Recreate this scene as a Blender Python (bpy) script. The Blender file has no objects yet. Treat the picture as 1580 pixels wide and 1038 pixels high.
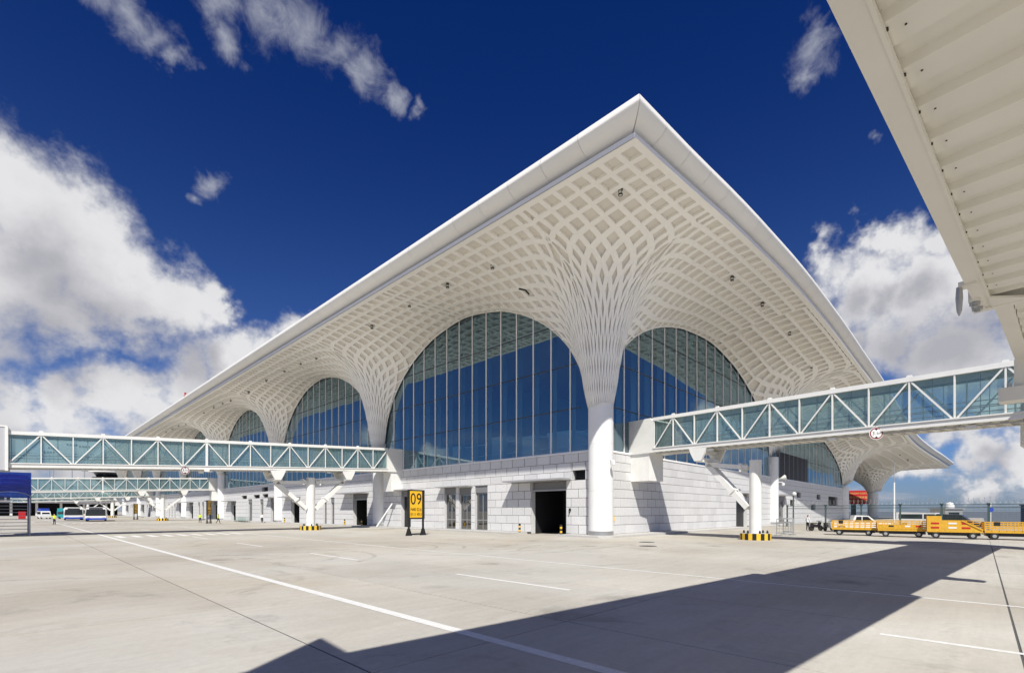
import bpy, math, random
import numpy as np
from mathutils import Vector, Matrix

random.seed(7)
rng = np.random.default_rng(7)
scene = bpy.context.scene
COL = scene.collection

# ------------------------------------------------------------------ camera
# world frame: origin at the foot of the corner column, +x along the right facade, +y along the left facade
cam_data = bpy.data.cameras.new('camera')
cam = bpy.data.objects.new('camera', cam_data)
COL.objects.link(cam)
cam.location = (-35.31, -23.56, 2.2)
cam.rotation_euler = (math.radians(90), 0, -math.atan2(0.7182, 0.6959))
cam_data.sensor_width = 36.0
cam_data.lens = 17.04
cam_data.shift_y = 0.1703
cam_data.clip_start = 0.1
cam_data.clip_end = 9000
scene.camera = cam

# ------------------------------------------------------------------ sun and sky
LIGHT = Vector((0.62, 0.63, -1.0)).normalized()
sun_data = bpy.data.lights.new('sun', 'SUN')
sun_data.energy = 5.0
sun_data.angle = math.radians(0.53)
sun_data.color = (1.0, 0.96, 0.875)
sun = bpy.data.objects.new('sun', sun_data)
COL.objects.link(sun)
sun.location = (-60, -60, 90)
sun.rotation_euler = LIGHT.to_track_quat('-Z', 'Y').to_euler()
SUN_EL = math.asin(-LIGHT.z)
SUN_AZ = math.atan2(-LIGHT.x, -LIGHT.y)

scene.view_settings.view_transform = 'Standard'
scene.view_settings.look = 'None'
scene.view_settings.gamma = 1.0
scene.view_settings.use_curve_mapping = False
scene.view_settings.exposure = 0.12
scene.cycles.use_denoising = True
scene.cycles.max_bounces = 8
scene.cycles.diffuse_bounces = 4
scene.cycles.transparent_max_bounces = 24
scene.cycles.caustics_reflective = False
scene.cycles.caustics_refractive = False
scene.cycles.sample_clamp_indirect = 6.0

# cumulus banks: unit direction of each billow and its angular radius
CLOUDS = [
 (0.001,0.907,0.421,0.089),(0.032,0.921,0.389,0.095),(0.080,0.928,0.365,0.093),(0.010,0.945,0.327,0.105),
 (0.133,0.935,0.327,0.087),(0.191,0.929,0.317,0.073),(0.050,0.958,0.282,0.075),(0.225,0.917,0.329,0.044),
 (-0.078,0.951,0.298,0.142),(0.008,0.990,0.137,0.061),(0.063,0.985,0.159,0.065),(0.131,0.975,0.179,0.066),
 (0.206,0.957,0.205,0.071),(0.277,0.930,0.241,0.075),(0.331,0.901,0.281,0.066),(0.367,0.876,0.313,0.062),
 (-0.047,0.985,0.164,0.075),(0.165,0.975,0.147,0.059),(0.070,0.993,0.097,0.071),
 (0.905,0.165,0.392,0.041),(0.907,0.124,0.402,0.043),(0.913,0.086,0.400,0.037),(0.917,0.050,0.397,0.048),
 (0.929,0.135,0.344,0.078),(0.943,0.066,0.327,0.092),(0.947,0.010,0.320,0.092),(0.959,0.100,0.265,0.075),
 (0.971,0.024,0.237,0.080),(0.940,-0.028,0.340,0.087),(0.947,0.155,0.282,0.038),
 (0.995,0.024,0.100,0.040),(0.996,-0.030,0.086,0.050),(0.996,0.069,0.062,0.036),(0.999,0.010,0.042,0.038),(0.985,-0.02,0.155,0.045),(0.07,0.995,0.075,0.06),(-0.03,0.996,0.08,0.07),(0.17,0.98,0.09,0.05),
 (-0.45,-0.55,0.70,0.24),(-0.75,-0.30,0.58,0.18),(-0.20,-0.75,0.62,0.20),(-0.60,-0.70,0.35,0.16),(-0.35,-0.20,0.91,0.14),  # unseen billows behind and overhead, added to whiten the blue shadow fill
 (-0.50,0.85,0.13,0.06),(-0.58,0.80,0.11,0.05),(-0.93,0.25,0.16,0.08),
 (-0.95,-0.10,0.28,0.12),(-0.60,-0.74,0.30,0.11),(-0.30,-0.92,0.24,0.12),(0.25,-0.94,0.22,0.11),(0.72,-0.68,0.14,0.08),(0.93,-0.33,0.15,0.08),
]
WISPS = [
 (0.073,0.777,0.625,0.034),(0.104,0.778,0.620,0.034),(0.128,0.782,0.611,0.028),(0.154,0.783,0.603,0.020),
 (0.192,0.722,0.665,0.044),(0.234,0.704,0.671,0.052),(0.278,0.686,0.673,0.056),(0.328,0.671,0.665,0.043),
 (0.365,0.663,0.654,0.034),(0.402,0.652,0.643,0.024),(0.437,0.634,0.639,0.017),(0.203,0.749,0.631,0.024),
 (0.218,0.681,0.699,0.068),(0.222,0.837,0.499,0.026),(0.200,0.853,0.481,0.016),
 (0.766,0.161,0.622,0.034),(0.758,0.153,0.634,0.022),(0.775,0.172,0.608,0.018),(0.844,0.110,0.524,0.012),
]

def build_world():
    w = bpy.data.worlds.new('World')
    scene.world = w
    w.use_nodes = True
    nt = w.node_tree
    N, L = nt.nodes, nt.links
    N.clear()
    def node(t, **k):
        n = N.new(t)
        for a, b in k.items():
            setattr(n, a, b)
        return n
    def math_(op, a, b=None, c=None, clamp=False):
        n = node('ShaderNodeMath', operation=op)
        n.use_clamp = clamp
        for i, v in enumerate((a, b, c)):
            if v is None:
                continue
            if isinstance(v, (int, float)):
                n.inputs[i].default_value = v
            else:
                L.new(v, n.inputs[i])
        return n.outputs[0]
    def vmath(op, a, b):
        n = node('ShaderNodeVectorMath', operation=op)
        for i, v in enumerate((a, b)):
            if isinstance(v, tuple):
                n.inputs[i].default_value = v
            else:
                L.new(v, n.inputs[i])
        return n
    def smooth(v, lo, hi):
        n = node('ShaderNodeMapRange', interpolation_type='SMOOTHSTEP')
        L.new(v, n.inputs[0])
        n.inputs[1].default_value = lo
        n.inputs[2].default_value = hi
        return n.outputs[0]
    def noise(vec, scale, detail, rough, dist=0.0):
        n = node('ShaderNodeTexNoise')
        L.new(vec, n.inputs['Vector'])
        n.inputs['Scale'].default_value = scale
        n.inputs['Detail'].default_value = detail
        n.inputs['Roughness'].default_value = rough
        n.inputs['Distortion'].default_value = dist
        return n.outputs[0]
    tc = node('ShaderNodeTexCoord')
    d = vmath('NORMALIZE', tc.outputs['Generated'], (0, 0, 0)).outputs[0]
    sky = node('ShaderNodeTexSky', sky_type='NISHITA')
    sky.sun_disc = False
    sky.sun_elevation = SUN_EL
    sky.sun_rotation = SUN_AZ
    sky.altitude = 1000
    sky.air_density = 1.0
    sky.dust_density = 0.35
    sky.ozone_density = 2.5
    # polarising filter: deeper, more saturated blue
    gam = node('ShaderNodeGamma')
    L.new(sky.outputs[0], gam.inputs[0])
    gam.inputs[1].default_value = 1.0
    tint = node('ShaderNodeMix', data_type='RGBA', blend_type='MULTIPLY')
    tint.inputs[0].default_value = 1.0
    L.new(gam.outputs[0], tint.inputs[6])
    sep0 = node('ShaderNodeSeparateXYZ')
    L.new(d, sep0.inputs[0])
    tcol = node('ShaderNodeMix', data_type='RGBA')
    L.new(smooth(sep0.outputs[2], 0.06, 0.78), tcol.inputs[0])
    tcol.inputs[6].default_value = SKY_TINT_LOW
    tcol.inputs[7].default_value = SKY_TINT
    L.new(tcol.outputs[2], tint.inputs[7])
    # billows
    warp = node('ShaderNodeTexNoise')
    L.new(d, warp.inputs['Vector'])
    warp.inputs['Scale'].default_value = 9.0
    warp.inputs['Detail'].default_value = 5.0
    warp.inputs['Roughness'].default_value = 0.62
    off = vmath('SUBTRACT', warp.outputs['Color'], (0.5, 0.5, 0.5)).outputs[0]
    offs = vmath('SCALE', off, (0, 0, 0))
    offs.inputs[3].default_value = 0.17
    dw = vmath('ADD', d, offs.outputs[0]).outputs[0]
    offs2 = vmath('SCALE', off, (0, 0, 0))
    offs2.inputs[3].default_value = 0.11
    dw2 = vmath('ADD', d, offs2.outputs[0]).outputs[0]
    def blobs(vec, lst):
        acc = None
        for x, y, z, r in lst:
            dist = vmath('DISTANCE', vec, (x, y, z)).outputs['Value']
            v = math_('MULTIPLY_ADD', dist, -1.0 / r, 1.0)
            acc = v if acc is None else math_('SMOOTH_MAX', acc, v, 0.25)
        return acc
    def field(vec):
        return blobs(vec, CLOUDS)
    fine = noise(d, 34.0, 6.0, 0.6)
    f0 = field(dw)
    f0 = math_('MULTIPLY_ADD', math_('SUBTRACT', fine, 0.5), 0.70, f0)
    cum = smooth(f0, -0.10, 0.62)
    # shading inside the banks: bright shoulders towards the sun, grey bases
    up = vmath('ADD', dw2, (-0.02, -0.02, 0.075)).outputs[0]
    f_up = field(up)
    body = noise(d, 13.0, 5.0, 0.55)
    lit = math_('SUBTRACT', 1.0, smooth(f_up, 0.05, 0.95))
    lit = math_('MULTIPLY_ADD', math_('SUBTRACT', body, 0.5), 0.6, lit)
    lit = math_('MINIMUM', math_('MAXIMUM', lit, 0.0), 1.0)
    # wisps
    fw = blobs(dw2, WISPS)
    streak = noise(d, 26.0, 7.0, 0.68, 0.6)
    fw = math_('MULTIPLY_ADD', math_('SUBTRACT', streak, 0.5), 1.5, fw)
    wis = math_('MULTIPLY', smooth(fw, -0.05, 1.25), 0.78)
    # flat layered cloud above the horizon, all round, and scattered high cloud behind
    sep = node('ShaderNodeSeparateXYZ')
    L.new(d, sep.inputs[0])
    comb = node('ShaderNodeCombineXYZ')
    L.new(math_('MULTIPLY', sep.outputs[0], 3.2), comb.inputs[0])
    L.new(math_('MULTIPLY', sep.outputs[1], 3.2), comb.inputs[1])
    L.new(math_('MULTIPLY', sep.outputs[2], 15.0), comb.inputs[2])
    lay = noise(comb.outputs[0], 1.9, 8.0, 0.62, 0.3)
    low = math_('SUBTRACT', 1.0, smooth(sep.outputs[2], 0.06, 0.20))
    lay_c = math_('MULTIPLY', smooth(lay, 0.42, 0.62), math_('MULTIPLY', low, 0.75))
    hz = math_('SUBTRACT', 1.0, smooth(sep.outputs[2], 0.0, 0.10))
    a = math_('MAXIMUM', math_('MAXIMUM', cum, wis), lay_c)
    # colours
    ccol = node('ShaderNodeMix', data_type='RGBA')
    L.new(lit, ccol.inputs[0])
    ccol.inputs[6].default_value = CLOUD_DARK
    ccol.inputs[7].default_value = CLOUD_LIT
    wcol = node('ShaderNodeMix', data_type='RGBA')
    L.new(cum, wcol.inputs[0])
    wcol.inputs[6].default_value = CLOUD_WISP
    L.new(ccol.outputs[2], wcol.inputs[7])
    hzm = node('ShaderNodeMix', data_type='RGBA')
    L.new(math_('MULTIPLY', hz, 0.55), hzm.inputs[0])
    L.new(tint.outputs[2], hzm.inputs[6])
    hzm.inputs[7].default_value = HAZE_COL
    fin = node('ShaderNodeMix', data_type='RGBA')
    L.new(a, fin.inputs[0])
    L.new(hzm.outputs[2], fin.inputs[6])
    L.new(wcol.outputs[2], fin.inputs[7])
    bg = node('ShaderNodeBackground')
    bg.inputs[1].default_value = 0.068
    L.new(fin.outputs[2], bg.inputs[0])
    out = node('ShaderNodeOutputWorld')
    L.new(bg.outputs[0], out.inputs[0])

SKY_TINT = (0.05, 0.26, 0.84, 1)
SKY_TINT_LOW = (0.46, 0.66, 1.08, 1)
CLOUD_LIT = (10.6, 10.6, 10.8, 1)
CLOUD_DARK = (5.9, 5.9, 6.5, 1)
CLOUD_WISP = (6.0, 6.3, 7.2, 1)
HAZE_COL = (2.6, 3.1, 4.2, 1)
build_world()

# ------------------------------------------------------------------ materials
MATS = {}
def mat(name, color, rough=0.5, metal=0.0, var=0.0, vscale=3.0, bump=0.0, bscale=30.0, spec=0.5, objvar=0.0, speck=0.0, sscale=60.0):
    if name in MATS:
        return MATS[name]
    m = bpy.data.materials.new(name)
    m.use_nodes = True
    nt = m.node_tree
    N, L = nt.nodes, nt.links
    p = N['Principled BSDF']
    p.inputs['Base Color'].default_value = (*color, 1)
    p.inputs['Roughness'].default_value = rough
    p.inputs['Metallic'].default_value = metal
    p.inputs['Specular IOR Level'].default_value = spec
    tc = N.new('ShaderNodeTexCoord')
    src = None
    def mulby(fac_socket, lo, hi, src):
        mr = N.new('ShaderNodeMapRange')
        L.new(fac_socket, mr.inputs[0])
        mr.inputs[3].default_value = lo
        mr.inputs[4].default_value = hi
        mx = N.new('ShaderNodeMix')
        mx.data_type = 'RGBA'
        mx.blend_type = 'MULTIPLY'
        mx.inputs[0].default_value = 1.0
        if src is None:
            mx.inputs[6].default_value = (*color, 1)
        else:
            L.new(src, mx.inputs[6])
        c = N.new('ShaderNodeCombineColor')
        for i in range(3):
            L.new(mr.outputs[0], c.inputs[i])
        L.new(c.outputs[0], mx.inputs[7])
        return mx.outputs[2]
    geo = N.new('ShaderNodeNewGeometry')
    if var > 0:
        n = N.new('ShaderNodeTexNoise')
        L.new(geo.outputs['Position'], n.inputs['Vector'])
        n.inputs['Scale'].default_value = vscale
        n.inputs['Detail'].default_value = 6
        n.inputs['Roughness'].default_value = 0.6
        src = mulby(n.outputs[0], 1 - var * 1.6, 1 + var * 1.6, src)
    if speck > 0:
        n = N.new('ShaderNodeTexNoise')
        L.new(geo.outputs['Position'], n.inputs['Vector'])
        n.inputs['Scale'].default_value = sscale
        n.inputs['Detail'].default_value = 2
        src = mulby(n.outputs[0], 1 - speck * 2, 1 + speck * 2, src)
    if objvar > 0:
        oi = N.new('ShaderNodeObjectInfo')
        src = mulby(oi.outputs['Random'], 1 - objvar, 1 + objvar, src)
    if src is not None:
        L.new(src, p.inputs['Base Color'])
    if bump > 0:
        n = N.new('ShaderNodeTexNoise')
        L.new(geo.outputs['Position'], n.inputs['Vector'])
        n.inputs['Scale'].default_value = bscale
        n.inputs['Detail'].default_value = 4
        b = N.new('ShaderNodeBump')
        b.inputs['Strength'].default_value = bump
        b.inputs['Distance'].default_value = 0.02
        L.new(n.outputs[0], b.inputs['Height'])
        L.new(b.outputs[0], p.inputs['Normal'])
    MATS[name] = m
    return m

def glass_mat(name, tint, refl=0.12, rough=0.0, gloss=(1, 1, 1), wav=0.0, haze=0.0, hcol=(0.6, 0.7, 0.7)):
    """coated glazing: tinted see-through with a mirror layer that grows at grazing angles"""
    m = bpy.data.materials.new(name)
    m.use_nodes = True
    nt = m.node_tree
    N, L = nt.nodes, nt.links
    N.clear()
    out = N.new('ShaderNodeOutputMaterial')
    mix = N.new('ShaderNodeMixShader')
    tr = N.new('ShaderNodeBsdfTransparent')
    tr.inputs[0].default_value = (*tint, 1)
    gl = N.new('ShaderNodeBsdfGlossy')
    gl.inputs['Color'].default_value = (*gloss, 1)
    gl.inputs['Roughness'].default_value = rough
    lw = N.new('ShaderNodeFresnel')
    lw.inputs[0].default_value = 1.5
    mr = N.new('ShaderNodeMapRange')
    L.new(lw.outputs[0], mr.inputs[0])
    mr.inputs[1].default_value = 0.04
    mr.inputs[2].default_value = 1.0
    mr.inputs[3].default_value = refl
    mr.inputs[4].default_value = 1.0
    L.new(mr.outputs[0], mix.inputs[0])
    L.new(tr.outputs[0], mix.inputs[1])
    L.new(gl.outputs[0], mix.inputs[2])
    if wav > 0:
        geo = N.new('ShaderNodeNewGeometry')
        n = N.new('ShaderNodeTexNoise')
        L.new(geo.outputs['Position'], n.inputs['Vector'])
        n.inputs['Scale'].default_value = 0.45
        n.inputs['Detail'].default_value = 1
        b = N.new('ShaderNodeBump')
        b.inputs['Strength'].default_value = wav
        b.inputs['Distance'].default_value = 0.1
        L.new(n.outputs[0], b.inputs['Height'])
        L.new(b.outputs[0], gl.inputs['Normal'])
    fin = mix.outputs[0]
    if haze > 0:
        df = N.new('ShaderNodeBsdfDiffuse')
        df.inputs[0].default_value = (*hcol, 1)
        tl = N.new('ShaderNodeBsdfTranslucent')
        tl.inputs[0].default_value = (*hcol, 1)
        ad = N.new('ShaderNodeMixShader')
        ad.inputs[0].default_value = 0.5
        L.new(df.outputs[0], ad.inputs[1])
        L.new(tl.outputs[0], ad.inputs[2])
        m2 = N.new('ShaderNodeMixShader')
        m2.inputs[0].default_value = haze
        L.new(fin, m2.inputs[1])
        L.new(ad.outputs[0], m2.inputs[2])
        fin = m2.outputs[0]
    L.new(fin, out.inputs[0])
    MATS[name] = m
    return m

WHITE = mat('white_paint', (0.80, 0.80, 0.79), 0.35, var=0.03, vscale=1.2)
BRIDGEW = mat('bridge_white_paint', (0.79, 0.79, 0.765), 0.42, var=0.07, vscale=1.1, speck=0.02, sscale=14)
SOFFIT = mat('soffit_white', (0.90, 0.88, 0.83), 0.55, var=0.025, vscale=0.35)
PANEL = mat('coffer_panel_cream', (0.74, 0.705, 0.64), 0.7, objvar=0.04, speck=0.03, sscale=18)
FASCIA = mat('fascia_panel_white', (0.80, 0.79, 0.755), 0.38, objvar=0.02, var=0.02, vscale=0.5)
COLUMN = mat('column_white', (0.83, 0.83, 0.82), 0.45, var=0.05, vscale=0.9)
GRANITE = mat('granite_light_grey', (0.64, 0.64, 0.645), 0.6, objvar=0.07, speck=0.10, sscale=9, var=0.05, vscale=0.7)
JOINT = mat('granite_joint', (0.10, 0.10, 0.10), 0.9)
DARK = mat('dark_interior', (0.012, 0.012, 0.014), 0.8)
LINTEL = mat('door_head_grey', (0.20, 0.20, 0.21), 0.5)
CANOPY = mat('canopy_grey_metal', (0.34, 0.34, 0.35), 0.45)
STEEL = mat('brushed_steel', (0.50, 0.50, 0.50), 0.35, metal=0.8)
GALV = mat('galvanised_steel', (0.42, 0.43, 0.44), 0.45, metal=0.4)
MULL = mat('mullion_silver', (0.88, 0.87, 0.85), 0.4)
TRANS = mat('transom_dark', (0.05, 0.06, 0.07), 0.4)
FIN = mat('glass_fin', (0.66, 0.84, 0.86), 0.3)
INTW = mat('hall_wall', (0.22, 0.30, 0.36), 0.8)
INTF = mat('hall_floor', (0.55, 0.55, 0.53), 0.3)
GLASS = glass_mat('curtain_glass', (0.62, 0.83, 0.88), 0.27, gloss=(0.66, 0.88, 1.0), wav=0.02)
BGLASS = glass_mat('bridge_glass', (0.72, 0.87, 0.87), 0.14, gloss=(0.9, 0.97, 1.0), haze=0.25, hcol=(0.52, 0.73, 0.72))
CONC = mat('apron_concrete', (0.43, 0.41, 0.38), 0.85)
PAINT = mat('marking_white', (0.74, 0.74, 0.72), 0.75, var=0.15, vscale=7, speck=0.05, sscale=30)
KERB = mat('kerb_concrete', (0.50, 0.49, 0.47), 0.85, var=0.08, vscale=2)
SEAL = mat('joint_sealant', (0.09, 0.09, 0.09), 0.9)
BLACK = mat('black_paint', (0.015, 0.015, 0.016), 0.45)
RUBBER = mat('rubber', (0.02, 0.02, 0.02), 0.8)
YELLOW = mat('sign_yellow', (0.88, 0.50, 0.02), 0.5)
STRIPEY = mat('stripe_yellow', (0.80, 0.50, 0.03), 0.55, var=0.1, vscale=4)
CARTY = mat('cart_yellow', (0.66, 0.37, 0.03), 0.55, var=0.22, vscale=5)
RED = mat('sign_red', (0.50, 0.008, 0.012), 0.5)
REDMARK = mat('marking_red', (0.45, 0.05, 0.04), 0.7)
BLUE = mat('blue_paint', (0.02, 0.06, 0.40), 0.4)
CREAMTXT = mat('lettering_gold', (0.85, 0.62, 0.22), 0.5)
TEAL = mat('teal_paint', (0.02, 0.28, 0.32), 0.4)
DECK = mat('deck_underside_cream', (0.76, 0.74, 0.67), 0.55, var=0.05, vscale=0.9)
SKIN = mat('skin', (0.50, 0.30, 0.21), 0.6)
HIVIS = mat('hi_vis_yellow', (0.62, 0.75, 0.04), 0.7)
TROUS = mat('dark_cloth', (0.02, 0.022, 0.03), 0.9)
SHIRT = mat('white_shirt', (0.75, 0.76, 0.78), 0.85)
HAIR = mat('black_hair', (0.015, 0.012, 0.010), 0.6)
CARGLASS = mat('car_glass', (0.02, 0.025, 0.03), 0.05)
CARW = mat('car_white', (0.78, 0.78, 0.78), 0.25)
CARD = mat('car_dark', (0.02, 0.02, 0.025), 0.2)
LAMPG = mat('lamp_lens', (0.75, 0.75, 0.70), 0.2)
GREENM = mat('green_wire', (0.10, 0.22, 0.18), 0.6)
BLUEFILM = glass_mat('blue_hood_film', (0.03, 0.12, 0.60), 0.10, 0.1, haze=0.30, hcol=(0.01, 0.05, 0.55))
FENCEG = mat('fence_green', (0.05, 0.09, 0.09), 0.6)

def concrete_nodes(m, slab):
    nt = m.node_tree
    N, L = nt.nodes, nt.links
    p = N['Principled BSDF']
    geo = N.new('ShaderNodeNewGeometry')
    def noise(scale, detail, rough, vec=None, dist=0.0):
        n = N.new('ShaderNodeTexNoise')
        L.new(vec or geo.outputs['Position'], n.inputs['Vector'])
        n.inputs['Scale'].default_value = scale
        n.inputs['Detail'].default_value = detail
        n.inputs['Roughness'].default_value = rough
        n.inputs['Distortion'].default_value = dist
        return n.outputs[0]
    def mr(s, a, b, c, d):
        n = N.new('ShaderNodeMapRange')
        L.new(s, n.inputs[0])
        for i, v in enumerate((a, b, c, d)):
            n.inputs[i + 1].default_value = v
        return n.outputs[0]
    def mul(a, b):
        n = N.new('ShaderNodeMath')
        n.operation = 'MULTIPLY'
        L.new(a, n.inputs[0])
        L.new(b, n.inputs[1])
        return n.outputs[0]
    mp = N.new('ShaderNodeMapping')
    L.new(geo.outputs['Position'], mp.inputs[0])
    mp.inputs['Rotation'].default_value = (0, 0, math.radians(4))
    mp.inputs['Scale'].default_value = (0.22, 3.2, 1)
    v = mul(mr(noise(0.11, 5, 0.6), 0.3, 0.7, 0.87, 1.10), mr(noise(1.0, 8, 0.74, mp.outputs[0], 0.15), 0.3, 0.72, 0.91, 1.06))
    v = mul(v, mr(noise(7.0, 6, 0.7), 0.3, 0.7, 0.93, 1.06))
    v = mul(v, mr(noise(55.0, 2, 0.5), 0.3, 0.7, 0.95, 1.05))
    st = N.new('ShaderNodeTexVoronoi')
    L.new(geo.outputs['Position'], st.inputs['Vector'])
    st.inputs['Scale'].default_value = 0.55
    v = mul(v, mr(st.outputs['Distance'], 0.0, 0.03, 0.45, 1.0))
    vo = N.new('ShaderNodeTexVoronoi')
    L.new(geo.outputs['Position'], vo.inputs['Vector'])
    vo.inputs['Scale'].default_value = 0.21
    v = mul(v, mr(mul(vo.outputs['Distance'], mr(noise(2.2, 5, 0.7), 0.3, 0.7, 0.5, 1.6)), 0.03, 0.16, 0.64, 1.0))
    v = mul(v, mr(noise(0.33, 6, 0.7, None, 1.2), 0.57, 0.70, 1.0, 0.76))
    if slab:
        oi = N.new('ShaderNodeObjectInfo')
        v = mul(v, mr(oi.outputs['Random'], 0, 1, 0.955, 1.045))
    else:
        br = N.new('ShaderNodeTexBrick')
        br.offset = 0.0
        mp2 = N.new('ShaderNodeMapping')
        L.new(geo.outputs['Position'], mp2.inputs[0])
        mp2.inputs['Location'].default_value = (49.1, 30.4, 0)
        L.new(mp2.outputs[0], br.inputs['Vector'])
        br.inputs['Scale'].default_value = 1.0
        br.inputs['Brick Width'].default_value = 4.3
        br.inputs['Row Height'].default_value = 6.4
        br.inputs['Mortar Size'].default_value = 0.012
        br.inputs['Color1'].default_value = (1, 1, 1, 1)
        br.inputs['Color2'].default_value = (0.94, 0.94, 0.94, 1)
        br.inputs['Mortar'].default_value = (0.4, 0.4, 0.4, 1)
        bw = N.new('ShaderNodeRGBToBW')
        L.new(br.outputs[0], bw.inputs[0])
        v = mul(v, bw.outputs[0])
    mx = N.new('ShaderNodeMix')
    mx.data_type = 'RGBA'
    mx.blend_type = 'MULTIPLY'
    mx.inputs[0].default_value = 1
    drift = N.new('ShaderNodeMix')
    drift.data_type = 'RGBA'
    L.new(mr(noise(0.075, 6, 0.65, None, 0.8), 0.40, 0.62, 0.0, 1.0), drift.inputs[0])
    drift.inputs[6].default_value = (0.515, 0.495, 0.448, 1)
    drift.inputs[7].default_value = (0.455, 0.415, 0.350, 1)
    L.new(drift.outputs[2], mx.inputs[6])
    c = N.new('ShaderNodeCombineColor')
    for i in range(3):
        L.new(v, c.inputs[i])
    L.new(c.outputs[0], mx.inputs[7])
    L.new(mx.outputs[2], p.inputs['Base Color'])
    b = N.new('ShaderNodeBump')
    b.inputs['Strength'].default_value = 0.25
    b.inputs['Distance'].default_value = 0.01
    L.new(noise(40, 4, 0.6), b.inputs['Height'])
    L.new(b.outputs[0], p.inputs['Normal'])

concrete_nodes(CONC, False)
SLAB = mat('slab_concrete', (0.43, 0.41, 0.38), 0.85)
concrete_nodes(SLAB, True)

# ------------------------------------------------------------------ mesh helpers
class MB:
    def __init__(self):
        self.v, self.f, self.m = [], [], []
    def add(self, verts, faces, mi=0):
        o = len(self.v)
        self.v += [tuple(map(float, p)) for p in verts]
        self.f += [tuple(o + i for i in f) for f in faces]
        self.m += [mi] * len(faces)
        return self
    def box(self, a, b, mi=0):
        (x0, y0, z0), (x1, y1, z1) = a, b
        return self.add([(x0, y0, z0), (x1, y0, z0), (x1, y1, z0), (x0, y1, z0), (x0, y0, z1), (x1, y0, z1), (x1, y1, z1), (x0, y1, z1)],
                        [(0, 3, 2, 1), (4, 5, 6, 7), (0, 1, 5, 4), (1, 2, 6, 5), (2, 3, 7, 6), (3, 0, 4, 7)], mi)
    def bar(self, p, q, w, h, mi=0, up=(0, 0, 1)):
        p, q = Vector(p), Vector(q)
        d = (q - p).normalized()
        u = Vector(up)
        s = d.cross(u)
        if s.length < 1e-4:
            s = d.cross(Vector((1, 0, 0)))
        s.normalize()
        u = s.cross(d).normalized()
        s, u = s * w / 2, u * h / 2
        return self.add([p - s - u, p + s - u, p + s + u, p - s + u, q - s - u, q + s - u, q + s + u, q - s + u],
                        [(0, 1, 2, 3), (7, 6, 5, 4), (0, 4, 5, 1), (1, 5, 6, 2), (2, 6, 7, 3), (3, 7, 4, 0)], mi)
    def tube(self, p, q, r, r2=None, n=8, mi=0, caps=True):
        r2 = r if r2 is None else r2
        p, q = Vector(p), Vector(q)
        d = (q - p).normalized()
        s = d.cross(Vector((0, 0, 1)))
        if s.length < 1e-3:
            s = Vector((1, 0, 0))
        s.normalize()
        u = s.cross(d)
        A = [p + (s * math.cos(2 * math.pi * i / n) + u * math.sin(2 * math.pi * i / n)) * r for i in range(n)]
        B = [q + (s * math.cos(2 * math.pi * i / n) + u * math.sin(2 * math.pi * i / n)) * r2 for i in range(n)]
        F = [(i, (i + 1) % n, n + (i + 1) % n, n + i) for i in range(n)]
        if caps:
            F += [tuple(range(n - 1, -1, -1)), tuple(range(n, 2 * n))]
        return self.add(A + B, F, mi)
    def lathe(self, prof, n=24, c=(0, 0), mi=0, cap=True):
        V = []
        for r, z in prof:
            V += [(c[0] + r * math.cos(2 * math.pi * i / n), c[1] + r * math.sin(2 * math.pi * i / n), z) for i in range(n)]
        F = []
        for k in range(len(prof) - 1):
            F += [(k * n + i, k * n + (i + 1) % n, (k + 1) * n + (i + 1) % n, (k + 1) * n + i) for i in range(n)]
        if cap:
            F += [tuple(range(n - 1, -1, -1)), tuple((len(prof) - 1) * n + i for i in range(n))]
        return self.add(V, F, mi)
    def prism(self, poly, axis, a, b, mi=0):
        """extrude a 2-D polygon: axis 'x' -> poly in (y,z), 'y' -> (x,z), 'z' -> (x,y)"""
        def P(u, v, w):
            return {'x': (w, u, v), 'y': (u, w, v), 'z': (u, v, w)}[axis]
        n = len(poly)
        V = [P(u, v, a) for u, v in poly] + [P(u, v, b) for u, v in poly]
        F = [tuple(range(n - 1, -1, -1)), tuple(range(n, 2 * n))] + [(i, (i + 1) % n, n + (i + 1) % n, n + i) for i in range(n)]
        return self.add(V, F, mi)
    def mesh(self, name, mats, smooth=False):
        me = bpy.data.meshes.new(name)
        me.from_pydata(self.v, [], self.f)
        for m in (mats if isinstance(mats, (list, tuple)) else [mats]):
            me.materials.append(m)
        if max(self.m, default=0) > 0:
            me.polygons.foreach_set('material_index', self.m)
        if smooth:
            me.polygons.foreach_set('use_smooth', [True] * len(me.polygons))
            try:
                me.set_sharp_from_angle(angle=math.radians(38))
            except Exception:
                pass
        me.update()
        return me
    def build(self, name, mats, parent=None, loc=(0, 0, 0), rz=0.0, smooth=False):
        return put(name, self.mesh(name, mats, smooth), parent, loc, rz)

def put(name, data, parent=None, loc=(0, 0, 0), rz=0.0):
    o = bpy.data.objects.new(name, data)
    COL.objects.link(o)
    o.location = loc
    o.rotation_euler = (0, 0, rz)
    if parent is not None:
        o.parent = parent
    return o

def tag(o, label=None, cat=None, group=None, kind=None):
    if label: o['label'] = label
    if cat: o['category'] = cat
    if group: o['group'] = group
    if kind: o['kind'] = kind
    return o

def thing(name, label, cat, loc=(0, 0, 0), rz=0.0, group=None):
    o = bpy.data.objects.new(name, None)
    COL.objects.link(o)
    o.location = loc
    o.rotation_euler = (0, 0, rz)
    o.empty_display_size = 0.3
    return tag(o, label, cat, group)

def copy_tree(o, parent=None):
    c = o.copy()
    COL.objects.link(c)
    c.parent = parent
    for ch in list(o.children):
        copy_tree(ch, c)
    return c

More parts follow.
